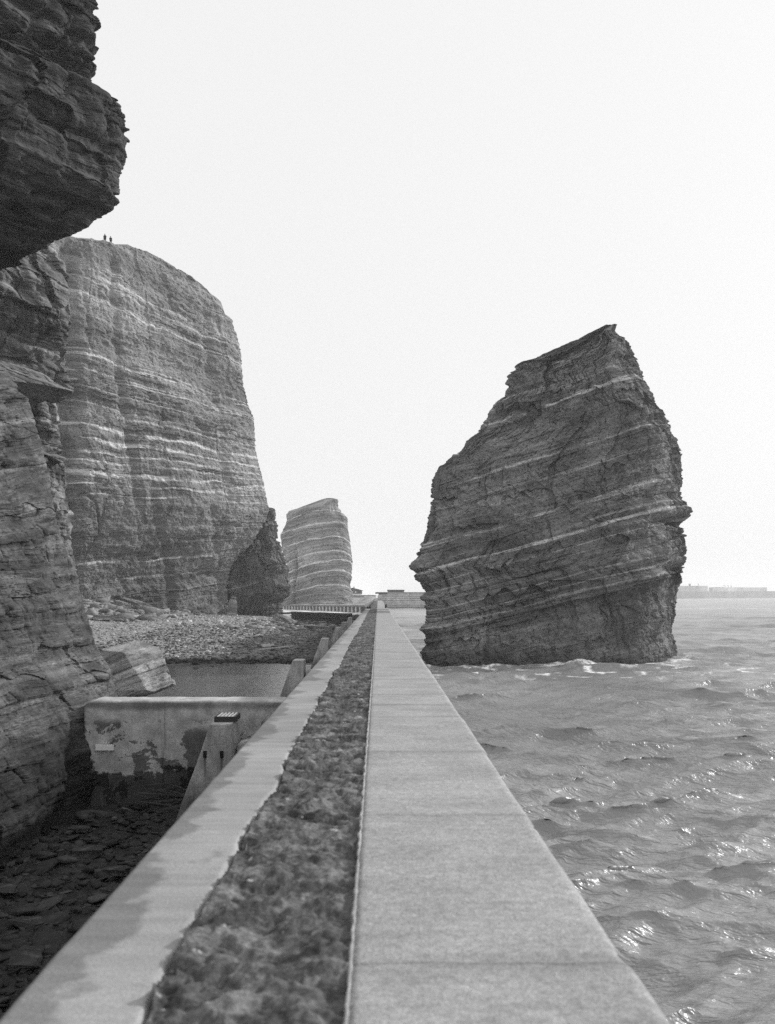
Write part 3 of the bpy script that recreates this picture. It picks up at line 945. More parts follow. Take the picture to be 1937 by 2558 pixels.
def cobbles(X, Y, cx=.115, cy=.135):
    """rounded stones set in the core: height and one random value per stone"""
    gx, gy = np.floor(X / cx), np.floor(Y / cy)
    best, rnd = np.full(X.shape, 9.0), np.zeros(X.shape)
    for i in (-1, 0, 1):
        for j in (-1, 0, 1):
            a_, b_ = gx + i, gy + j
            h1, h2, h3 = hash01(a_, b_, 1), hash01(a_, b_, 77), hash01(a_, b_, 141)
            sz = .6 + .8 * h3
            d = np.hypot((X / cx - a_ - h1), (Y / cy - b_ - h2)) / sz
            m = d < best
            best = np.where(m, d, best)
            rnd = np.where(m, h3 * .5 + h1 * .5, rnd)
    return np.sqrt(np.clip(1 - (best / .85) ** 2, 0, 1)), rnd


def core_h(X, Y):
    c, r_ = cobbles(X + .03 * perlin(X / .1, Y / .1, 2), Y)
    return -.042 + .030 * c * (.4 + r_) + .045 * fbm(X / .30, Y / .24, 3, 3) + .016 * fbm(X / .06, Y / .06, 5, 3)


yC = np.concatenate([np.linspace(-6, 1.5, 10), 1.55 * 1.0032 ** np.arange(0, 1600)])
yC = np.append(yC[yC < 213], 213.0)
core = strip('core', M.m, yC, jag(yC), -.105, WT - .165, WT - .006, 100, .0, 0, core_h)
cv = np.zeros(len(core.data.vertices) * 3, np.float32)
core.data.vertices.foreach_get('co', cv)
cv = cv.reshape(-1, 3)
c_, r_ = cobbles(cv[:, 0] + .03 * perlin(cv[:, 0] / .1, cv[:, 1] / .1, 2), cv[:, 1])
core.data.attributes.new('tone', 'FLOAT', 'POINT').data.foreach_set('value', (np.where(c_ > .02, .62 + .85 * r_ ** 2, .62)).astype(np.float32))

# seaward coping with its pale arris
M = Mat('right coping', .9, .25)
p = M.pos()
fine = M.noise(p, (.8, 6.0, 1), 5, .68)
mid_ = M.noise(p, (2, 3, 1), 4, .6)
spk = M.noise(p, 75, 3, .75)
spk2 = M.noise(p, 20, 3, .7)
v = M.math('MULTIPLY', .345, M.ramp(fine, .25, .75, .91, 1.08))
v = M.math('MULTIPLY', v, M.ramp(mid_, .3, .7, .88, 1.1))
v = M.math('MULTIPLY', v, M.ramp(spk, .25, .75, .62, 1.32))
v = M.math('MULTIPLY', v, M.ramp(spk2, .25, .75, .78, 1.2))
lines = M.ramp(M.noise(p, (.25, 2.2, 1), 3, .6, .2), .62, .70, 1, .72)
sx = M.n('ShaderNodeSeparateXYZ')
M.set(sx.inputs[0], p)
jy = M.math('ADD', sx.outputs[1], M.math('MULTIPLY', M.noise(p, (3, .1, 1), 3), .06))
jf = M.math('FRACT', M.math('DIVIDE', jy, 2.35))
joint = M.math('MULTIPLY', M.ramp(M.math('ABSOLUTE', M.math('SUBTRACT', jf, .5)), .0025, .006, .76, 1), M.ramp(M.math('ABSOLUTE', M.math('SUBTRACT', jf, .5)), .0, .06, .88, 1))
v = M.math('MULTIPLY', v, joint)
v = M.math('MULTIPLY', v, lines)
M.color(v)
M.bump(M.math('ADD', spk, spk2), .006, .7)
strip('coping', M.m, yR, -.098 + .006 * perlin(yR / .3, 3, 3), .966 + .006 * perlin(yR / 1.2, 5, 3) - .06 * np.clip(perlin(yR / .22, 5, 8) - .28, 0, 1) + .014 * (hash01(np.floor(yR / 2.35 + .5), np.floor(yR * 0), 3) - .5), WT - .19, WT, 40, .01, .05, lambda X, Y: .004 * fbm(X / .5, Y / .8, 6, 3))
strip('arris', concrete_mat('arris mortar', .38, sc=5), yR, -.113 + .016 * perlin(yR / .16, 7, 3) + .008 * perlin(yR / .05, 7, 3), -.0975 + .008 * perlin(yR / .3, 3, 3) + .006 * perlin(yR / .1, 8, 3), WT - .15, WT + .007, 6, .01, .01, lambda X, Y: .006 * fbm(X / .1, Y / .2, 2, 2))
# a pale band across the wall and a raised pale block at its far end
bm = bmesh.new()
add_box(bm, -.09, .93, 75.5, 79.5, WT - .05, WT + .05, .02)
bm_obj('pale_sill', bm, conc_pale, wall)
bm = bmesh.new()
add_box(bm, -.1, .88, 213.1, 216, 3.4, 5.85, .05)
bm_obj('end_block', bm, conc_pale, wall)

# buttress piers along the landward side
def pier(Yf, dep=1.25, grate=False):
    bm = bmesh.new()
    j = lambda a: a + random.uniform(-.02, .02)
    zt = 2.9
    add_hex(bm, [(-5.02, Yf, .1), (-3.46, Yf, .1), (-3.46, Yf + dep, .1), (-5.02, Yf + dep, .1),
                 (j(-4.02), Yf + .02, zt), (j(-3.50), Yf + .02, zt), (-3.5, Yf + dep, zt), (-4.02, Yf + dep, zt)], .035)
    bmesh.ops.subdivide_edges(bm, edges=bm.edges[:], cuts=2, use_grid_fill=True)
    for v_ in bm.verts:
        n_ = float(fbm(np.float32(v_.co.x * 1.7), np.float32(v_.co.y * 1.7), np.float32(v_.co.z * 1.7), 2))
        v_.co.x += .03 * n_
        v_.co.y += .02 * n_
    o = bm_obj('buttress', bm, pier_mat, wall)
    bm = bmesh.new()
    add_hex(bm, [(-3.44, Yf + .35, 1.2), (-1.23, Yf + .35, 1.2), (-1.23, Yf + dep - .05, 1.2), (-3.44, Yf + dep - .05, 1.2),
                 (-3.44, Yf + .42, 2.35), (-1.23, Yf + .42, 2.75), (-1.23, Yf + dep - .1, 2.75), (-3.44, Yf + dep - .1, 2.35)], .04)
    bmesh.ops.subdivide_edges(bm, edges=bm.edges[:], cuts=4, use_grid_fill=True)
    for v_ in bm.verts:
        n_ = float(fbm(np.float32(v_.co.x * 3), np.float32(v_.co.y * 3), np.float32(v_.co.z * 3), 3))
        v_.co.z += .10 * n_
        v_.co.y += .08 * n_
    bm_obj('strut', bm, pier_mat, wall)
    return o


M = Mat('pier concrete', .9, .25)
p = M.pos()
sx = M.n('ShaderNodeSeparateXYZ')
M.set(sx.inputs[0], p)
low = M.ramp(M.math('ADD', sx.outputs[2], M.math('MULTIPLY', M.noise(p, (1.2, 1.2, 1.2), 5, .65), 1.4)), 1.5, 2.6, .38, 1.0)
a = M.noise(p, (2.2, 2.2, .8), 5, .65)
v = M.math('MULTIPLY', .46, M.ramp(a, .3, .7, .6, 1.25))
v = M.math('MULTIPLY', v, M.ramp(M.noise(p, 30, 3, .7), .2, .8, .78, 1.2))
v = M.math('MULTIPLY', v, low)
for hx in (4.14, 3.74):
    dk = M.math('MULTIPLY', M.ramp(M.math('ABSOLUTE', M.math('ADD', sx.outputs[0], hx)), .01, .05, 1, 0), M.ramp(sx.outputs[2], 1.3, 2.12, 0, 1))
    dk = M.math('MULTIPLY', dk, M.ramp(sx.outputs[2], 2.16, 2.14, 0, 1))
    dk = M.math('MULTIPLY', dk, M.ramp(sx.outputs[1], 22.3, 22.2, 0, 1))
    v = M.math('MULTIPLY', v, M.mix(dk, 1.0, .35))
M.color(v)
M.bump(M.noise(p, 14, 4, .7), .03, .6)
pier_mat = M.m
iron = flat_mat('dark iron', .05, .7)
paint_white = flat_mat('white paint', .8, .6, .06)
hole_mat = flat_mat('drain mouth', .015, .9)
piers = [pier(y) for y in (22.0, 43.2, 64.8, 87.0, 103.0, 125.0)]
# iron grate on the nearest pier and its two drain mouths
bm = bmesh.new()
gx0, gx1, gy0, gy1, gz0, gz1 = -3.98, -3.46, 22.35, 23.15, 2.905, 3.03
t = .035
for (a0, a1, b0, b1) in ((gx0, gx1, gy0, gy0 + t), (gx0, gx1, gy1 - t, gy1), (gx0, gx0 + t, gy0 + t + .002, gy1 - t - .002), (gx1 - t, gx1, gy0 + t + .002, gy1 - t - .002)):
    add_box(bm, a0, a1, b0, b1, gz0, gz1)
grate = bm_obj('grate', bm, iron, piers[0])
for k in range(5):
    x = gx0 + .06 + k * .088
    bm = bmesh.new()
    add_box(bm, x, x + .045, gy0 + .04, gy1 - .04, gz1 - .03, gz1 + .006)
    bm_obj('lit_slot', bm, paint_white, grate)  # white strips: light showing through the grate's slots, put into their colour
for x in (-4.18, -3.78):
    bm = bmesh.new()
    add_box(bm, x, x + .085, 21.985, 22.08, 2.10, 2.26, .01)
    bm_obj('drain_mouth', bm, hole_mat, piers[0])  # solid dark block; the hole's inner shade is put into its colour

# small bollard near the far right edge
bo = empty('bollard', (.80, 95, WT), 'small dark bollard on the seaward edge of the wall near its far end', 'bollard')
bm = bmesh.new()
add_bar(bm, (.80, 95, WT), (.80, 95, WT + .30), .10, 10)
bm_obj('post', bm, iron, bo)
bm = bmesh.new()
add_bar(bm, (.80, 95, WT + .30), (.80, 95, WT + .38), .15, 10)
bm_obj('cap', bm, iron, bo)

# two timber rails beyond the end of the left coping
timber = flat_mat('dark timber', .06, .85, .4, 2)
rl = empty('timber_track', (-.9, 96, WT), 'pair of dark timber rails lying beyond the end of the left coping', 'rails')
for (x0, y0, x1, y1) in ((-1.12, 96, -.92, 168), (-.80, 96, -.66, 178)):
    bm = bmesh.new()
    add_hex(bm, [(x0 - .07, y0, WT - .16), (x0 + .07, y0, WT - .16), (x1 + .07, y1, WT - .16), (x1 - .07, y1, WT - .16),
                 (x0 - .07, y0, WT + .12), (x0 + .07, y0, WT + .12), (x1 + .07, y1, WT + .12), (x1 - .07, y1, WT + .12)], .01)
    bm_obj('rail', bm, timber, rl)

# ================================================================== CROSS WALL
cw = empty('cross_wall', (-4.5, 24.75, 0), 'stained concrete cross wall between the near cliff foot and the long sea wall', 'wall')
y0, y1, zt = 24.3, 25.25, 3.2
nx_, nz_ = 150, 70
prof = []       # section loop: front foot, front top (rounded), back top, back foot
for z in np.linspace(-.3, zt - .07, nz_): prof.append((y0 + .06 * (zt - z) / zt * -1, z))
for a_ in np.linspace(0, math.pi / 2, 5)[1:]: prof.append((y0 + .07 - .07 * math.cos(a_), zt - .07 + .07 * math.sin(a_)))
for y in np.linspace(y0 + .2, y1 - .08, 5): prof.append((y, zt))
for z in np.linspace(zt - .05, -.3, 10): prof.append((y1, z))
prof = np.array(prof)
xs = np.linspace(-7.75, -1.21, nx_)
X = np.repeat(xs[:, None], len(prof), 1)
Y = np.repeat(prof[None, :, 0], nx_, 0)
Z = np.repeat(prof[None, :, 1], nx_, 0)
r0 = np.clip(1 - (X + 7.75) / .25, 0, 1)
Z = np.where(Z > 1, Z - .12 * r0 ** 2, Z)
n_ = fbm(X * 1.3, Z * 1.3, Y, 4)
Y = Y + .025 * n_
Z = Z + .012 * fbm(X * 2.5, Y, Z, 3)
me = arr_mesh('wall_body', np.stack([X, Y, Z], -1), grid_quads(nx_, len(prof)), None, True)
bm = bmesh.new()
bm.from_mesh(me)
bm.verts.ensure_lookup_table()
npf = len(prof)
bm.faces.new([bm.verts[i] for i in range(npf)])
bm.faces.new([bm.verts[(nx_ - 1) * npf + i] for i in range(npf)])
bmesh.ops.recalc_face_normals(bm, faces=bm.faces)
bm.to_mesh(me)
bm.free()
M = Mat('stained render', .9, .25)
p = M.pos()
sx = M.n('ShaderNodeSeparateXYZ')
M.set(sx.inputs[0], p)
zc, xc = sx.outputs[2], sx.outputs[0]
nb = M.noise(p, (1.05, 1.0, 1.25), 7, .7, .3)
nd = M.noise(p, (.55, 1.0, .8), 5, .65, .3)
tide = M.ramp(M.math('ADD', zc, M.math('ADD', M.math('MULTIPLY', M.math('SUBTRACT', nd, .5), 1.2), M.math('MULTIPLY', M.math('SUBTRACT', M.noise(p, 3.5, 5, .7), .5), .7))), 1.30, 1.36, 1, 0)      # wet below the tide line
flake = M.ramp(nb, .535, .552)
flake = M.math('MULTIPLY', flake, M.ramp(zc, 2.75, 2.55))
# bare patch towards the pier
blot = M.math('ADD', M.math('ABSOLUTE', M.math('ADD', xc, 4.55)), M.math('MULTIPLY', M.math('SUBTRACT', nb, .5), 2.2))
blot = M.math('MULTIPLY', M.ramp(blot, .42, .47, 1, 0), M.ramp(zc, 2.55, 2.35))
streak = M.ramp(M.noise(p, (9, 1, .35), 4, .6), .52, .7)
streak = M.math('MULTIPLY', streak, M.ramp(M.math('ABSOLUTE', M.math('ADD', xc, 5.65)), .05, .5, 1, .15))
topd = M.math('MULTIPLY', M.ramp(M.math('ADD', zc, M.math('MULTIPLY', M.noise(p, (1.2, 1, 1), 4), .3)), 3.05, 3.2), M.ramp(M.noise(p, (.35, 1, 1), 3), .42, .58))
topd = M.math('MULTIPLY', topd, M.ramp(zc, 3.17, 3.13))
v = M.math('MULTIPLY', .50, M.ramp(M.noise(p, 2.4, 5, .65), .28, .72, .68, 1.2))
v = M.math('MULTIPLY', v, M.ramp(M.noise(p, 26, 3, .7), .2, .8, .82, 1.16))
v = M.math('MULTIPLY', v, M.mix(streak, 1.0, .55))
v = M.math('MULTIPLY', v, M.mix(M.math('MAXIMUM', flake, blot), 1.0, .30))
v = M.math('MULTIPLY', v, M.mix(topd, 1.0, .45))
v = M.math('MULTIPLY', v, M.mix(tide, 1.0, .17))
M.color(v)
M.bump(M.math('ADD', M.noise(p, 16, 4, .7), M.math('MULTIPLY', flake, -.8)), .02, .6)
link('wall_body', me, M.m, cw)
bm = bmesh.new()
add_box(bm, -7.43, -6.95, 24.19, 24.245, 1.90, 2.05, .004)
bm_obj('plate', bm, flat_mat('white plate', .88, .5, .02), cw)

# ================================================================== SHEET PILING
def piling(name, A, B, zt0, zt1, pitch, mat_p, mat_c, label, cap=.35, amp=.22, roundish=False, second=False):
    A, B = Vector(A), Vector(B)
    L = (B - A).length
    d = (B - A) / L
    nrm = Vector((d.y, -d.x, 0))
    root = empty(name, (A.x, A.y, 0), label, 'sheet piling')
    n = int(L / pitch)
    pts = []
    for i in range(n):
        for f, o in (((0, 0), (.12, 1), (.5, 1), (.62, 0)) if not roundish else ((0, 0), (.04, .6), (.11, .9), (.18, 1), (.25, .9), (.32, .6), (.36, 0))):
            pts.append(((i + f) * pitch, o * amp))
    pts.append((L, 0))
    bm = bmesh.new()
    if roundish:
        bk_ = bmesh.new()
        add_hex(bk_, [tuple(A + nrm * (amp * .25)) [:2] + (-1.0,), tuple(B + nrm * (amp * .25))[:2] + (-1.0,), tuple(B + nrm * .02)[:2] + (-1.0,), tuple(A + nrm * .02)[:2] + (-1.0,),
                      tuple(A + nrm * (amp * .25))[:2] + (zt0 - cap,), tuple(B + nrm * (amp * .25))[:2] + (zt1 - cap,), tuple(B + nrm * .02)[:2] + (zt1 - cap,), tuple(A + nrm * .02)[:2] + (zt0 - cap,)])
        bm_obj('gap_shade', bk_, dark_iron, root)  # dark sheet added as shade in the gaps between the pale piles
    prev = None
    for t_, o in pts:
        p_ = A + d * t_ + nrm * o
        zt_ = zt0 + (zt1 - zt0) * t_ / L - cap * .5 + random.uniform(-.03, .03)
        a_, b_ = bm.verts.new((p_.x, p_.y, -1.0)), bm.verts.new((p_.x, p_.y, zt_))
        q = p_ - nrm * .06
        c_, e_ = bm.verts.new((q.x, q.y, -1.0)), bm.verts.new((q.x, q.y, zt_))
        if prev:
            bm.faces.new((prev[0], a_, b_, prev[1]))
            bm.faces.new((prev[2], prev[3], e_, c_))
            bm.faces.new((prev[1], b_, e_, prev[3]))
        prev = (a_, b_, c_, e_)
    bm_obj('piles', bm, mat_p, root)

    def beam(z0, z1_, h, out, inn):
        bm = bmesh.new()
        c = []
        for (P, z) in ((A, z0), (B, z1_)):
            for k in (inn, out):
                c.append((P + nrm * k, z))
        pts8 = [(c[0][0].x, c[0][0].y, c[0][1] - h), (c[1][0].x, c[1][0].y, c[1][1] - h), (c[3][0].x, c[3][0].y, c[3][1] - h), (c[2][0].x, c[2][0].y, c[2][1] - h),
                (c[0][0].x, c[0][0].y, c[0][1]), (c[1][0].x, c[1][0].y, c[1][1]), (c[3][0].x, c[3][0].y, c[3][1]), (c[2][0].x, c[2][0].y, c[2][1])]
        add_hex(bm, pts8, .02)
        bm_obj('cap_beam', bm, mat_c, root)
    beam(zt0, zt1, cap, amp + .12, -.12)
    if second:
        beam(zt0 - .75, zt1 - .75, .22, amp + .16, amp + .002)
    return root


dark_iron = flat_mat('tarred iron', .055, .6, .4, .7)
rust = flat_mat('iron beam', .05, .7, .4, .7)
ax = at(732, 1548, 201)
bx = at(879, 1567, 154)
piling('sheet_pile_groyne', (ax[0], ax[1], 0), (bx[0], bx[1], 0), 2.25, 2.85, 2.6, dark_iron, rust, 'dark sheet piling with a heavy cap beam crossing the beach behind the fallen slabs', .36, .42, False, True)
# thin rail reaching from the piling to the headland's foot
rr = empty('waling_beam', (ax[0], ax[1], 2.1), 'thin dark beam reaching from the dark sheet piling to the headland foot', 'beam')
bm = bmesh.new()
a2 = at(690, 1534, 203)
add_hex(bm, [(a2[0] - 3, 203, 1.55), (ax[0] - .1, 201.2, 1.75), (ax[0] - .1, 201.5, 1.75), (a2[0] - 3, 203.3, 1.55), (a2[0] - 3, 203, 1.95), (ax[0] - .1, 201.2, 2.15), (ax[0] - .1, 201.5, 2.15), (a2[0] - 3, 203.3, 1.95)], .01)
bm_obj('timber', bm, rust, rr)
pale_pile = flat_mat('pale piles', .50, .85, .3, .8)
a3 = at(690, 1521, 383)
b3 = at(911, 1530, 302)
piling('sheet_pile_groyne', (a3[0], a3[1], 0), (b3[0], b3[1], 0), 1.75, 2.45, 3.3, pale_pile, flat_mat('weathered cap', .16, .85, .3, .8), 'pale row of rounded piles at the foot of the distant banded stack', .5, .55, True)

# ================================================================== ROCKS ON THE BEACH
def rock_slab(name, sx_, sy_, sz_, seed, mat, layers=True, taper=.0, cuts=24, tilt_s=0.0):
    """angular, layered block; attributes for the rock material"""
    bm = bmesh.new()
    add_box(bm, -sx_ / 2, sx_ / 2, -sy_ / 2, sy_ / 2, -sz_ / 2, sz_ / 2)
    bmesh.ops.subdivide_edges(bm, edges=bm.edges[:], cuts=cuts, use_grid_fill=True)
    me = bpy.data.meshes.new(name)
    bm.to_mesh(me)
    bm.free()
    n = len(me.vertices)
    V = np.zeros(n * 3, np.float32)
    me.vertices.foreach_get('co', V)
    V = V.reshape(-1, 3)
    r = np.random.default_rng(seed)
    S = np.array([sx_, sy_, sz_]) * .5
    T = V / S
    # chop corners with random planes for an angular outline
    for _ in range(9):
        nv = r.normal(0, 1, 3)
        nv[2] *= .5
        nv /= np.linalg.norm(nv)
        lim = r.uniform(.82, 1.12)
        dd = T @ nv - lim
        T = T - np.where(dd > 0, dd, 0)[:, None] * nv
    T[:, :2] *= (1 - taper * (T[:, 2:3] * .5 + .5))
    V = T * S
    m = min(sx_, sy_, sz_)
    s = V[:, 2] + tilt_s * V[:, 0]
    c = V.copy()
    c[:, 2] = 0
    c /= (np.linalg.norm(c, axis=1, keepdims=True) + 1e-5)
    if layers:
        b, ic, jn = Beds(seed + 100, m * .09, m * .8)(s, V[:, 0] + V[:, 1], V[:, 1])
        V = V + c * (b * m * .07)[:, None]
    nn = fbm(V[:, 0] / m * 1.5 + seed, V[:, 1] / m * 1.5, V[:, 2] / m * 1.5, 4)
    V = V * (1 + .10 * nn[:, None])
    me.vertices.foreach_set('co', V.astype(np.float32).ravel())
    st = np.stack([V[:, 0] + V[:, 1], V[:, 1] * .2, s], -1)
    me.attributes.new('st', 'FLOAT_VECTOR', 'POINT').data.foreach_set('vector', st.astype(np.float32).ravel())
    me.attributes.new('pale', 'FLOAT', 'POINT').data.foreach_set('value', (np.clip(fbm(V[:, 0] / m, V[:, 1] / m, s * 5 / m, 3) - .25, 0, .5)).astype(np.float32))
    me.attributes.new('tone', 'FLOAT', 'POINT').data.foreach_set('value', np.ones(n, np.float32))
    me.update()
    o = link(name, me, mat)
    return o


bl_mat = rock_mat('boulder rock', .29, .5, .05, .9, .4)
b_far = rock_mat('fallen rock', .22, .5, .16, .9, .4)
bg = rock_slab('boulder', 4.6, 3.4, 3.0, 3, bl_mat, cuts=60)
bg.location = (-13.6, 48.5, 1.75)
bg.rotation_euler = (math.radians(-8), math.radians(-21), math.radians(14))
tag(bg, 'big tilted layered boulder lying in the tide pool behind the cross wall', 'boulder')


def put(o, px, py, Y, rot, label, cat='rock'):
    o.location = at(px, py, Y)
    o.rotation_euler = tuple(math.radians(a) for a in rot)
    return tag(o, label, cat)


put(rock_slab('boulder', 3.6, 3.0, 6.6, 5, b_far, taper=.75, cuts=26), 578, 1530, 194, (4, 8, 20), 'pointed grey boulder leaning on the headland foot beside the dark rib', 'boulder')
put(rock_slab('fallen_slab', 5.2, 2.6, 1.5, 6, b_far, cuts=30), 722, 1553, 176, (6, 24, 12), 'tilted fallen slab resting on the beach at the left end of the dark piling', 'rock slab')
put(rock_slab('fallen_slab', 4.0, 2.2, 1.1, 8, b_far, cuts=30), 792, 1572, 143, (0, 3, 5), 'flat dark layered slab on the beach in front of the dark piling', 'rock slab')
put(rock_slab('fallen_rock', 1.6, 1.3, .9, 9, b_far, cuts=14), 667, 1620, 96, (0, 0, 40), 'lone dark rock on the wet sand beside the driftwood plank', 'rock')
put(rock_slab('fallen_slab', 2.6, 1.8, 3.2, 12, b_far, cuts=20), 302, 1526, 160, (10, 12, 30), 'upright pale slab standing on the scree at the left of the beach', 'rock slab')
put(rock_slab('fallen_slab', 6.5, 2.8, 1.0, 13, b_far, cuts=26), 345, 1508, 166, (4, 14, 8), 'large dark slab sliding down the scree below the headland', 'rock slab')
put(rock_slab('fallen_slab', 5.0, 2.8, .8, 14, b_far, cuts=24), 380, 1524, 168, (0, 10, -8), 'lower dark slab at the right end of the scree', 'rock slab')
put(rock_slab('fallen_slab', 5.4, 1.4, .6, 15, b_far, cuts=20), 270, 1543, 140, (0, 4, 4), 'long thin slab lying across the scree at far left of the beach', 'rock slab')
put(rock_slab('fallen_slab', 1.4, 1.0, 2.2, 16, b_far, cuts=16), 690, 1545, 188, (0, 20, 10), 'small pale slab leaning at the right foot of the headland', 'rock slab')
pl = at(690, 1628, 92)
bm = bmesh.new()
add_hex(bm, [(-1.8, -.1, 0), (1.8, -.1, .02), (1.8, .1, .02), (-1.8, .1, 0), (-1.8, -.1, .07), (1.8, -.1, .1), (1.8, .1, .1), (-1.8, .1, .07)], .01)
o = bm_obj('plank', bm, flat_mat('bleached wood', .42, .85, .2, 2))
o.location = (pl[0], 92, .62)
o.rotation_euler = (0, math.radians(-4), math.radians(25))
tag(o, 'pale driftwood plank lying on the wet sand', 'plank')

# scatter of loose stones: nobody could count them
def stones(name, n, area, size, mat, flat=.45, seed=1, keep=None, sub=1):
    r = np.random.default_rng(seed)
    base = []
    for k in range(10):
        bm = bmesh.new()
        bmesh.ops.create_icosphere(bm, subdivisions=sub, radius=1)
        P = np.array([v.co[:] for v in bm.verts])
        P = np.sign(P) * np.abs(P) ** .6
        P = P * (1 + r.normal(0, .10, (len(P), 1)))
        for _ in range(6):
            nv = r.normal(0, 1, 3)
            nv /= np.linalg.norm(nv)
            dd = P @ nv - r.uniform(.6, 1.0)
            P = P - np.where(dd > 0, dd, 0)[:, None] * nv
        tri = np.array([[v.index for v in f.verts] for f in bm.faces])
        base.append((P, tri))
        bm.free()
    Vs, Ts, tone, b0 = [], [], [], 0
    cnt = 0
    while cnt < n:
        x, y = area(r)
        zg = ground(x, y)
        if keep is not None and not keep(x, y, zg):
            continue
        cnt += 1
        P, tri = base[r.integers(10)]
        sc_ = size(r, y)
        S = np.array([sc_ * r.uniform(.7, 1.6), sc_ * r.uniform(.6, 1.2), sc_ * flat * r.uniform(.5, 1.4)])
        e = Euler((r.normal(0, .18), r.normal(0, .18), r.uniform(0, 6.28))).to_matrix()
        Pw = (P * S) @ np.array(e).T
        z = zg + S[2] * .25
        Vs.append(Pw + np.array([x, y, z]))
        Ts.append(tri + b0)
        b0 += len(P)
        tone.append(np.full(len(P), np.exp(r.normal(0, .42))))
    V, T = np.vstack(Vs), np.vstack(Ts)
    me = bpy.data.meshes.new(name)
    me.vertices.add(len(V))
    me.vertices.foreach_set('co', V.astype(np.float32).ravel())
    me.loops.add(T.size)
    me.loops.foreach_set('vertex_index', T.astype(np.int32).ravel())
    me.polygons.add(len(T))
    me.polygons.foreach_set('loop_start', np.arange(0, T.size, 3, dtype=np.int32))
    me.polygons.foreach_set('loop_total', np.full(len(T), 3, np.int32))
    me.update(calc_edges=True)
    me.attributes.new('tone', 'FLOAT', 'POINT').data.foreach_set('value', np.concatenate(tone).astype(np.float32))
    return tag(link(name, me, mat), kind='stuff')


def stone_mat(name, base, sc):
    M = Mat(name, .85, .3)
    p = M.pos()
    v = M.math('MULTIPLY', base, M.attr('tone'))
    v = M.math('MULTIPLY', v, M.ramp(M.noise(p, sc, 4, .7), .25, .75, .65, 1.35))
    M.color(v)
    M.bump(M.noise(p, sc * 2, 3, .7), .15 / sc, .6)
    return M.m


wet_stone = stone_mat('wet rubble', .030, 9)
dry_stone = stone_mat('dry shingle', .27, 2)
stones('rubble', 4800, lambda r: (r.uniform(-8.2, -1.3), r.uniform(6, 24.2)), lambda r, y: np.clip(np.exp(r.normal(-2.75, .6)), .03, .30), wet_stone, .30, 1, None, 2)
stones('shingle', 16000, lambda r: (r.uniform(-62, -13), r.uniform(80, 196)), lambda r, y: np.clip(np.exp(r.normal(-2.3, .5)), .05, .42), dry_stone, .45, 2,
       lambda x, y, z: float(dryness(np.array(x), np.array(y))) > .5)
stones('scree', 700, lambda r: (r.uniform(-64, -36), r.uniform(140, 190)), lambda r, y: np.clip(np.exp(r.normal(-.5, .45)), .25, 1.6), stone_mat('scree rock', .19, 1.4), .4, 4)
stones('boulder_litter', 420, lambda r: (r.normal(-12, 6), r.normal(160, 14)), lambda r, y: np.clip(np.exp(r.normal(-1.0, .5)), .12, .95), stone_mat('litter rock', .15, 1.6), .32, 5, lambda x, y, z: x < -3.5 and y < 195)
stones('shore_rubble', 160, lambda r: (r.normal(-2.6, 1.2), r.uniform(140, 205)), lambda r, y: np.clip(np.exp(r.normal(-.4, .4)), .3, 1.2), stone_mat('dark rubble', .07, 1.6), .8, 6, lambda x, y, z: x < -1.6)
stones('pebbles', 8000, lambda r: (r.uniform(-30, -1.8), r.uniform(78, 140)), lambda r, y: np.clip(np.exp(r.normal(-2.4, .45)), .04, .3), stone_mat('wet pebbles', .085, 4), .5, 9)
# kelp wrack line along the pool
stones('wrack', 900, lambda r: (r.uniform(-22, -1.6), r.normal(76.5, 1.3)), lambda r, y: np.clip(np.exp(r.normal(-2.0, .5)), .06, .35), stone_mat('kelp', .03, 6), .35, 7)
stones('wrack', 260, lambda r: (r.uniform(-13, -5), r.normal(27.6, .5)), lambda r, y: np.clip(np.exp(r.normal(-2.2, .5)), .05, .3), bpy.data.materials['kelp'], .35, 8)

# distinct flat slabs among the rubble by the wall
slab_mat = rock_mat('pit slab', .062, .3, .02, .7, .3)
spots = [(-6.2, 19.6, .62), (-5.3, 18.6, .5), (-6.9, 17.0, .42), (-4.8, 17.2, .55), (-5.9, 15.6, .5), (-6.6, 14.6, .45), (-4.6, 15.4, .42), (-5.2, 13.6, .55), (-4.1, 13.4, .36), (-5.9, 12.4, .40), (-4.6, 21.0, .5), (-6.9, 21.4, .42), (-4.3, 11.6, .4), (-5.0, 10.8, .34)]
proto = None
for i, (x, y, s_) in enumerate(spots):
    if i % 3 == 0 or proto is None:
        proto = rock_slab('rock_slab', 1.0, .7, .24, 40 + i, slab_mat, layers=False, cuts=10)
        o = proto
    else:
        o = proto.copy()
        COL.objects.link(o)
    o.scale = (s_ * 1.25, s_ * 1.2, s_)
    o.location = (x, y, float(beach_z(np.array(x), np.array(y))) + .10)
    o.rotation_euler = (random.uniform(-.15, .15), random.uniform(-.15, .15), random.uniform(0, 6.28))
    tag(o, 'flat dark stone slab lying among the rubble between the near cliff and the sea wall', 'rock slab', 'flat slabs in the rubble below the wall')

# brushwood bundle at the foot of the cross wall
bm = bmesh.new()
for k in range(60):
    x = random.uniform(-5.9, -4.6)
    z = .55 + abs(random.gauss(0, .22))
    y = 24.05 - random.random() * .5
    L = random.uniform(.5, 1.0)
    a_ = random.gauss(0, .25)
    add_bar(bm, (x - L / 2, y, z - L / 2 * math.sin(a_)), (x + L / 2, y + random.uniform(-.1, .1), z + L / 2 * math.sin(a_)), random.uniform(.015, .035), 5)
tag(bm_obj('brushwood_bundle', bm, timber), 'dark heap of brushwood at the foot of the stained cross wall', 'brushwood')

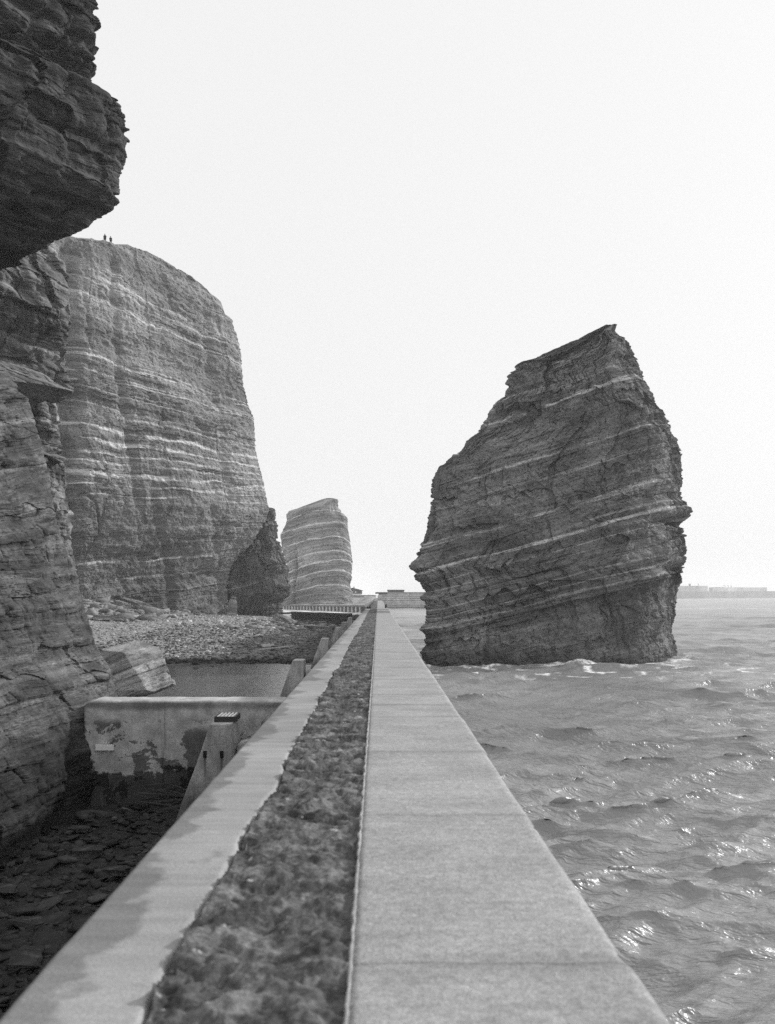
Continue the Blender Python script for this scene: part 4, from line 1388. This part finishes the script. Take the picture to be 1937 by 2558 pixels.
# ================================================================== FAR BUILDINGS AND MOLES
# hut beyond the distant stack
hx0, hx1, hy0, hy1 = at(862, 1480, 452)[0], at(905, 1480, 452)[0], 448.0, 456.0
hut = empty('hut', ((hx0 + hx1) / 2, 452, 5.3), 'small dark gabled hut on a white plinth right of the distant stack', 'hut')
hm = flat_mat('hut boards', .13, .85, .2, .6)
zp0, zp1, ze, zr = 4.9, 6.35, 7.95, 9.1
bm = bmesh.new()
add_box(bm, hx0 - .1, hx1 - .1, hy0 - .1, hy1 + .1, zp0, zp1)
bm_obj('plinth', bm, paint_white, hut)
bm = bmesh.new()
xm = at(882, 1480, 452)[0]
pf = [(hx0, zp1 + .003), (hx1, zp1 + .003), (hx1, ze), (xm, zr), (hx0, ze)]
fr = [bm.verts.new((x, hy0, z)) for x, z in pf]
bk = [bm.verts.new((x, hy1, z)) for x, z in pf]
bm.faces.new(fr[::-1])
bm.faces.new(bk)
for i in range(5):
    j = (i + 1) % 5
    bm.faces.new((fr[i], fr[j], bk[j], bk[i]))
bm_obj('wall', bm, hm, hut)
for (xa, za, xb, zb_) in ((xm, zr, hx1 + .45, ze - .18), (xm, zr, hx0 - .45, ze - .18)):
    bm = bmesh.new()
    add_hex(bm, [(xa, hy0 - .4, za + .01), (xb, hy0 - .4, zb_ + .01), (xb, hy1 + .4, zb_ + .01), (xa, hy1 + .4, za + .01),
                 (xa, hy0 - .4, za + .2), (xb, hy0 - .4, zb_ + .2), (xb, hy1 + .4, zb_ + .2), (xa, hy1 + .4, za + .2)])
    rf = bm_obj('roof', bm, flat_mat('hut roof', .07, .85, .2, .6), hut)
bm = bmesh.new()
add_box(bm, xm + .3, xm + .8, 451, 451.5, zr - .4, zr + .75)
bm_obj('chimney', bm, hm, hut)
for px in (880, 889):
    wx_ = at(px, 1480, 448)[0]
    bm = bmesh.new()
    add_box(bm, wx_ - .3, wx_ + .3, hy0 - .06, hy0 - .003, 6.75, 7.5)
    bm_obj('window', bm, paint_white, hut)
# low quay blocks under the hut
stone_pale = concrete_mat('quay stone', .42, sc=.12)
qb = empty('quay_wall', (-9, 432, 4), 'pale low quay wall on the far shore below the small hut', 'wall')
bm = bmesh.new()
add_box(bm, at(880, 1500, 432)[0], at(910, 1500, 432)[0], 432, 440, 2.0, 5.3, .05)
bm_obj('masonry', bm, stone_pale, qb)
bm = bmesh.new()
add_box(bm, at(880, 1500, 432)[0] - .1, at(938, 1500, 432)[0], 431.9, 432.6, 5.31, 5.6)
bm_obj('coping', bm, conc_dark, qb)


def courses(name, pts, z0, z1, n, mat, parent, thick=9.0, batter=.0):
    """masonry face in n courses, each slightly set back; one mesh"""
    bm = bmesh.new()
    for k in range(n):
        za, zb_ = z0 + (z1 - z0) * k / n, z0 + (z1 - z0) * (k + 1) / n - .0
        off = batter * k
        for i in range(len(pts) - 1):
            (xa, ya), (xb, yb) = pts[i], pts[i + 1]
            add_hex(bm, [(xa, ya + off, za), (xb, yb + off, za), (xb, yb + thick, za), (xa, ya + thick, za),
                         (xa, ya + off + batter * .6, zb_ - .003), (xb, yb + off + batter * .6, zb_ - .003), (xb, yb + thick, zb_ - .003), (xa, ya + thick, zb_ - .003)])
    return bm_obj(name, bm, mat, parent)


M = Mat('mole masonry', .9, .25)
p = M.pos()
br = M.n('ShaderNodeTexBrick')
sxz = M.n('ShaderNodeSeparateXYZ')
M.set(sxz.inputs[0], p)
cmb = M.n('ShaderNodeCombineXYZ')
M.set(cmb.inputs[0], sxz.outputs[0])
M.set(cmb.inputs[1], sxz.outputs[2])
M.nt.links.new(cmb.outputs[0], br.inputs['Vector'])
br.inputs['Color1'].default_value = (.30, .30, .30, 1)
br.inputs['Color2'].default_value = (.40, .40, .40, 1)
br.inputs['Mortar'].default_value = (.68, .68, .68, 1)
br.inputs['Scale'].default_value = 1
br.inputs['Brick Width'].default_value = 26
br.inputs['Row Height'].default_value = .95
br.inputs['Mortar Size'].default_value = .10
bwn = M.n('ShaderNodeRGBToBW')
M.nt.links.new(br.outputs[0], bwn.inputs[0])
lowm = M.ramp(M.math('ADD', sxz.outputs[2], M.math('MULTIPLY', M.noise(p, .35, 4), 1.5)), .9, 2.8, .62, 1)
v = M.math('MULTIPLY', bwn.outputs[0], M.ramp(M.noise(p, .5, 5, .65), .3, .7, .75, 1.2))
M.color(M.math('MULTIPLY', v, lowm))
M.bump(M.noise(p, 1.5, 4), .15, .5)
mole_mat = M.m
mole = empty('harbour_mole', (10, 394, 0), 'pale coursed masonry mole at the far end of the long wall', 'mole')
courses('masonry', [(at(946, 0, 394)[0], 394), (72, 394)], -2, 6.55, 9, mole_mat, mole, 12, .12)
bm = bmesh.new()
add_box(bm, at(940, 0, 394)[0], 72, 395.0, 406.5, 6.56, 7.0, .03)
bm_obj('coping', bm, concrete_mat('mole coping', .28, sc=.2), mole)
bm = bmesh.new()
add_box(bm, at(938, 0, 394)[0], at(968, 0, 394)[0], 394.3, 394.95, 6.3, 6.95)
bm_obj('timber_ledge', bm, timber, mole)
sh = empty('mole_shed', (8, 400, 7), 'long low dark shed lying on top of the mole', 'shed')
x0, x1 = at(968, 0, 399)[0], at(1011, 0, 399)[0]
bm = bmesh.new()
add_box(bm, x0 + .15, x1 - .15, 399.2, 402.8, 7.0, 7.45)
bm_obj('wall', bm, hm, sh)
bm = bmesh.new()
add_box(bm, x0, x1, 399, 403, 7.452, 8.05, .12)
bm_obj('roof', bm, flat_mat('shed roof', .075, .8, .2, .6), sh)

# outer mole, far off to the right
om = empty('outer_mole', (500, 1300, 0), 'distant two tiered stone mole on the horizon right of the dark stack', 'mole')
stone_far = concrete_mat('outer mole stone', .26, sc=.02)
stone_far2 = concrete_mat('outer mole parapet', .40, sc=.02)
P0, P1, P2 = (at(1655, 0, 1350)[0], 1350), (at(1772, 0, 1450)[0], 1450), (at(2200, 0, 2100)[0], 2100)
bm = bmesh.new()
for (A_, B_, za, zb_) in ((P0, P1, 10.6, 10.6), (P1, P2, 10.8, 15)):
    add_hex(bm, [(A_[0], A_[1], -3), (B_[0], B_[1], -3), (B_[0], B_[1] + 30, -3), (A_[0], A_[1] + 30, -3),
                 (A_[0], A_[1] + 2, za), (B_[0], B_[1] + 2, zb_), (B_[0], B_[1] + 30, zb_), (A_[0], A_[1] + 30, za)])
bm_obj('masonry', bm, stone_far, om)
bm = bmesh.new()
add_hex(bm, [(P0[0], P0[1] + 6, 10.6), (P1[0], P1[1] + 6, 10.6), (P1[0], P1[1] + 28, 10.6), (P0[0], P0[1] + 28, 10.6),
             (P0[0], P0[1] + 6, 18.6), (P1[0], P1[1] + 6, 19.6), (P1[0], P1[1] + 28, 19.6), (P0[0], P0[1] + 28, 18.6)])
bm_obj('parapet', bm, stone_far2, om)
Pm = (P1[0] + (P2[0] - P1[0]) * .15, P1[1] + (P2[1] - P1[1]) * .15)
Pn = (P1[0] + (P2[0] - P1[0]) * .27, P1[1] + (P2[1] - P1[1]) * .27)
bm = bmesh.new()
add_hex(bm, [(P1[0] + 18, P1[1] + 34, 9), (Pn[0], Pn[1] + 8, 9), (Pn[0], Pn[1] + 26, 9), (P1[0] + 18, P1[1] + 52, 9),
             (P1[0] + 18, P1[1] + 34, 17.5), (Pn[0], Pn[1] + 8, 18.5), (Pn[0], Pn[1] + 26, 18.5), (P1[0] + 18, P1[1] + 52, 17.5)])
bm_obj('parapet', bm, concrete_mat('outer mole pale tier', .5, sc=.02), om)
for (px, py0, py1, w, Y, lab, nm, ct) in ((1724, 1463, 1459, 2.2, 1410, 'tiny hut on the distant mole nearest the dark stack', 'hut', 'hut'),):
    a_ = at(px, py0, Y)
    b_ = at(px, py1, Y)
    e_ = empty(nm, (a_[0], Y, a_[2]), lab, ct)
    bm = bmesh.new()
    add_box(bm, a_[0] - w / 2, a_[0] + w / 2, Y, Y + 2, a_[2] - 1.0, b_[2])
    bm_obj('wall', bm, stone_far, e_)
    bm = bmesh.new()
    add_box(bm, a_[0] - w / 2 - .4, a_[0] + w / 2 + .4, Y - .4, Y + 2.4, b_[2] + .003, b_[2] + .5)
    bm_obj('roof', bm, timber, e_)
e_ = empty('beacon_post', (at(1745, 0, 1432)[0], 1432, 19), 'thin dark beacon post standing on the distant mole', 'beacon')
xx = at(1745, 0, 1432)[0]
bm = bmesh.new()
add_bar(bm, (xx, 1432, 18.8), (xx, 1432, 21.2), .28, 8)
bm_obj('post', bm, iron, e_)
bm = bmesh.new()
add_bar(bm, (xx, 1432, 21.2), (xx, 1432, 22.8), .62, 8)
bm_obj('lantern', bm, iron, e_)
for i, (px, lab) in enumerate(((1812, 'leftmost small crane on the distant mole, with the longest jib'), (1820, 'middle small crane on the distant mole'), (1827, 'rightmost small crane on the distant mole'))):
    Y = 1640
    xx = at(px, 0, Y)[0]
    e_ = empty('dock_crane', (xx, Y, 18), lab, 'crane', 'cranes on the distant mole')
    bm = bmesh.new()
    add_bar(bm, (xx, Y, 17.5), (xx, Y, 21.6), .32, 6)
    bm_obj('mast', bm, iron, e_)
    bm = bmesh.new()
    add_bar(bm, (xx + .3, Y, 21.4), (xx - (3.6 - i * .9), Y, 21.9), .3, 6)
    bm_obj('jib', bm, iron, e_)
# low dark roof beside the cranes
e_ = empty('mole_shed', (at(1798, 0, 1600)[0], 1600, 18), 'low dark shed beside the small cranes on the distant mole', 'shed')
x0, x1 = at(1790, 0, 1600)[0], at(1806, 0, 1600)[0]
bm = bmesh.new()
add_box(bm, x0, x1, 1600, 1606, 15.5, 17.6)
bm_obj('wall', bm, stone_far, e_)
bm = bmesh.new()
add_box(bm, x0 - 1.2, x1 + 1.2, 1599, 1607, 17.61, 18.8, .2)
bm_obj('roof', bm, timber, e_)

# ================================================================== TWO PEOPLE ON THE HEADLAND
cloth = flat_mat('dark wool', .018, .9, .2, 20)
skin = flat_mat('skin', .45, .6, .05, 20)
capm = flat_mat('dark cap cloth', .015, .9, .1, 20)
shirt = flat_mat('pale collar', .7, .8, .05, 20)


def person(px, label, h, lean, look):
    # standing on the crest of the headland
    Y = 196.0
    X = (px - VX) / F * Y
    g = (X, Y, float(crest(np.array(X), np.array(Y))) - .05)
    root = empty('person', g, label, 'person')
    s = h / 1.75
    # joints of one connected body
    J = {'pelvis': (0, 0, .95, .15), 'chest': (lean, 0, 1.28, .17), 'neck': (lean * 1.2, 0, 1.48, .06), 'head': (lean * 1.3, look, 1.60, .092), 'crown': (lean * 1.3, look, 1.70, .078),
         'shl': (lean - .19, 0, 1.42, .072), 'ell': (lean - .27, .05, 1.13, .055), 'hal': (lean - .20, -.12, .92, .042),
         'shr': (lean + .19, 0, 1.42, .072), 'elr': (lean + .28, .05, 1.13, .055), 'har': (lean + .2, -.1, .92, .042),
         'hipl': (-.1, 0, .88, .11), 'knl': (-.12, -.03, .48, .078), 'anl': (-.13, .03, .09, .05), 'tol': (-.14, -.15, .04, .042),
         'hipr': (.1, 0, .88, .11), 'knr': (.13, -.02, .48, .078), 'anr': (.14, .04, .09, .05), 'tor': (.16, -.14, .04, .042)}
    E = [('pelvis', 'chest'), ('chest', 'neck'), ('neck', 'head'), ('head', 'crown'), ('chest', 'shl'), ('shl', 'ell'), ('ell', 'hal'), ('chest', 'shr'), ('shr', 'elr'), ('elr', 'har'),
         ('pelvis', 'hipl'), ('hipl', 'knl'), ('knl', 'anl'), ('anl', 'tol'), ('pelvis', 'hipr'), ('hipr', 'knr'), ('knr', 'anr'), ('anr', 'tor')]
    names = list(J)
    me = bpy.data.meshes.new('body')
    me.from_pydata([tuple(s * c for c in J[n][:3]) for n in names], [(names.index(a), names.index(b)) for a, b in E], [])
    o = bpy.data.objects.new('body', me)
    COL.objects.link(o)
    o.parent = root
    me.materials.append(skin)
    md = o.modifiers.new('skin', 'SKIN')
    for i, n in enumerate(names):
        me.skin_vertices[0].data[i].radius = (J[n][3] * s,) * 2
        me.skin_vertices[0].data[i].use_root = n == 'pelvis'
    o.modifiers.new('sub', 'SUBSURF').levels = 2
    o.modifiers['sub'].render_levels = 2

    def lathe(name, prof_, c, mat, sx_=1.0, sy_=1.0, close=True):
        bm = bmesh.new()
        rings = []
        for r_, z_, ox in prof_:
            rings.append([bm.verts.new((s * (c[0] + ox + r_ * sx_ * math.cos(t)), s * (c[1] + r_ * sy_ * math.sin(t)), s * z_)) for t in [2 * math.pi * i / 14 for i in range(14)]])
        for a, b in zip(rings, rings[1:]):
            for i in range(14):
                bm.faces.new((a[i], a[(i + 1) % 14], b[(i + 1) % 14], b[i]))
        bm.faces.new(rings[0][::-1])
        bm.faces.new(rings[-1])
        ob = bm_obj(name, bm, mat, None, True)
        ob.parent = root
        return ob
    lathe('coat', [(.27, .62, 0), (.27, .8, 0), (.25, 1.0, lean * .4), (.265, 1.2, lean * .8), (.25, 1.36, lean), (.17, 1.46, lean), (.09, 1.50, lean)], (0, 0), cloth, 1.15, .78)
    lathe('collar', [(.075, 1.495, 0), (.07, 1.545, 0)], (lean * 1.2, 0), shirt)
    for sd in (-1, 1):
        bm = bmesh.new()
        add_bar(bm, tuple(s * c for c in (lean + sd * .2, 0, 1.42)), tuple(s * c for c in (lean + sd * .29, .05, 1.12)), .085 * s, 8)
        add_bar(bm, tuple(s * c for c in (lean + sd * .29, .05, 1.15)), tuple(s * c for c in (lean + sd * .21, -.1, .95)), .07 * s, 8)
        ob = bm_obj('sleeve', bm, cloth)
        ob.parent = root
        bm = bmesh.new()
        add_bar(bm, tuple(s * c for c in (sd * .1, 0, .86)), tuple(s * c for c in (sd * .125, -.025, .47)), .115 * s, 10)
        add_bar(bm, tuple(s * c for c in (sd * .125, -.025, .50)), tuple(s * c for c in (sd * .137, .03, .08)), .09 * s, 10)
        ob = bm_obj('trouser_leg', bm, cloth)
        ob.parent = root
    lathe('cap', [(.125, 1.655, 0), (.13, 1.70, 0), (.115, 1.74, 0), (.05, 1.765, 0)], (lean * 1.3, look), capm)
    return root


person(262.5, 'person in dark coat and cap standing on the headland crest, left of the two', 1.72, 0.0, -.02)
person(277.5, 'person in dark coat bending slightly on the headland crest, right of the two', 1.55, -.06, -.05)

# ================================================================== LIGHT
AZ = math.atan2(.90, .44)         # towards the sun, measured from +Y to +X
EL = math.radians(27)
sun = bpy.data.lights.new('sun', 'SUN')
sun.energy = 3.0
sun.angle = math.radians(2.0)
so = bpy.data.objects.new('sun', sun)
COL.objects.link(so)
dvec = Vector((math.sin(AZ) * math.cos(EL), math.cos(AZ) * math.cos(EL), math.sin(EL)))
so.rotation_euler = dvec.to_track_quat('Z', 'Y').to_euler()
so.location = (60, 20, 90)

w = bpy.data.worlds.new('World')
SC.world = w
w.use_nodes = True
nt = w.node_tree
nt.nodes.clear()
out = nt.nodes.new('ShaderNodeOutputWorld')
bgn = nt.nodes.new('ShaderNodeBackground')
sky = nt.nodes.new('ShaderNodeTexSky')
sky.sky_type = 'NISHITA'
sky.sun_disc = False
sky.sun_elevation = EL
sky.sun_rotation = AZ
sky.dust_density = 6
sky.air_density = 1.0
bw = nt.nodes.new('ShaderNodeRGBToBW')
mx = nt.nodes.new('ShaderNodeMix')
mx.data_type = 'FLOAT'
mx.inputs[0].default_value = .85      # an even veil of high cloud
mx.inputs[3].default_value = 10.2
nt.links.new(sky.outputs[0], bw.inputs[0])
nt.links.new(bw.outputs[0], mx.inputs[2])
cl = nt.nodes.new('ShaderNodeCombineColor')
for i in range(3):
    nt.links.new(mx.outputs[0], cl.inputs[i])
nt.links.new(cl.outputs[0], bgn.inputs[0])
bgn.inputs[1].default_value = .10
nt.links.new(bgn.outputs[0], out.inputs[0])

# ================================================================== HAZE
bm = bmesh.new()
add_box(bm, -6000, 6000, -600, 6300, -4, 104)
hm_ = bpy.data.materials.new('haze')
hm_.use_nodes = True
hn = hm_.node_tree
hn.nodes.clear()
ho = hn.nodes.new('ShaderNodeOutputMaterial')
hv = hn.nodes.new('ShaderNodeVolumePrincipled')
hv.inputs['Color'].default_value = (.96, .96, .96, 1)
hv.inputs['Density'].default_value = .0003
hv.inputs['Anisotropy'].default_value = .3
hn.links.new(hv.outputs[0], ho.inputs['Volume'])
tag(bm_obj('haze', bm, hm_), kind='stuff')

# ================================================================== CAMERA
cam = bpy.data.cameras.new('camera')
co_ = bpy.data.objects.new('camera', cam)
COL.objects.link(co_)
co_.location = (0, 0, EYE)
co_.rotation_euler = (math.radians(90), 0, 0)
cam.sensor_fit = 'VERTICAL'
cam.sensor_height = 24
cam.sensor_width = 18
cam.lens = F / 2558.0 * 24
cam.shift_x = (968.5 - VX) / 2558.0
cam.shift_y = (VY - 1279.0) / 2558.0
cam.clip_start = .1
cam.clip_end = 60000
cam.dof.use_dof = True
cam.dof.focus_distance = 90
cam.dof.aperture_fstop = (cam.lens / 1000) / .012
SC.camera = co_

SC.view_settings.view_transform = 'Standard'
SC.view_settings.look = 'None'
SC.view_settings.exposure = 0
SC.view_settings.gamma = 1
SC.cycles.max_bounces = 6
SC.cycles.use_denoising = False
SC.cycles.volume_bounces = 2
SC.cycles.sample_clamp_direct = 3.0
SC.cycles.sample_clamp_indirect = 3.0
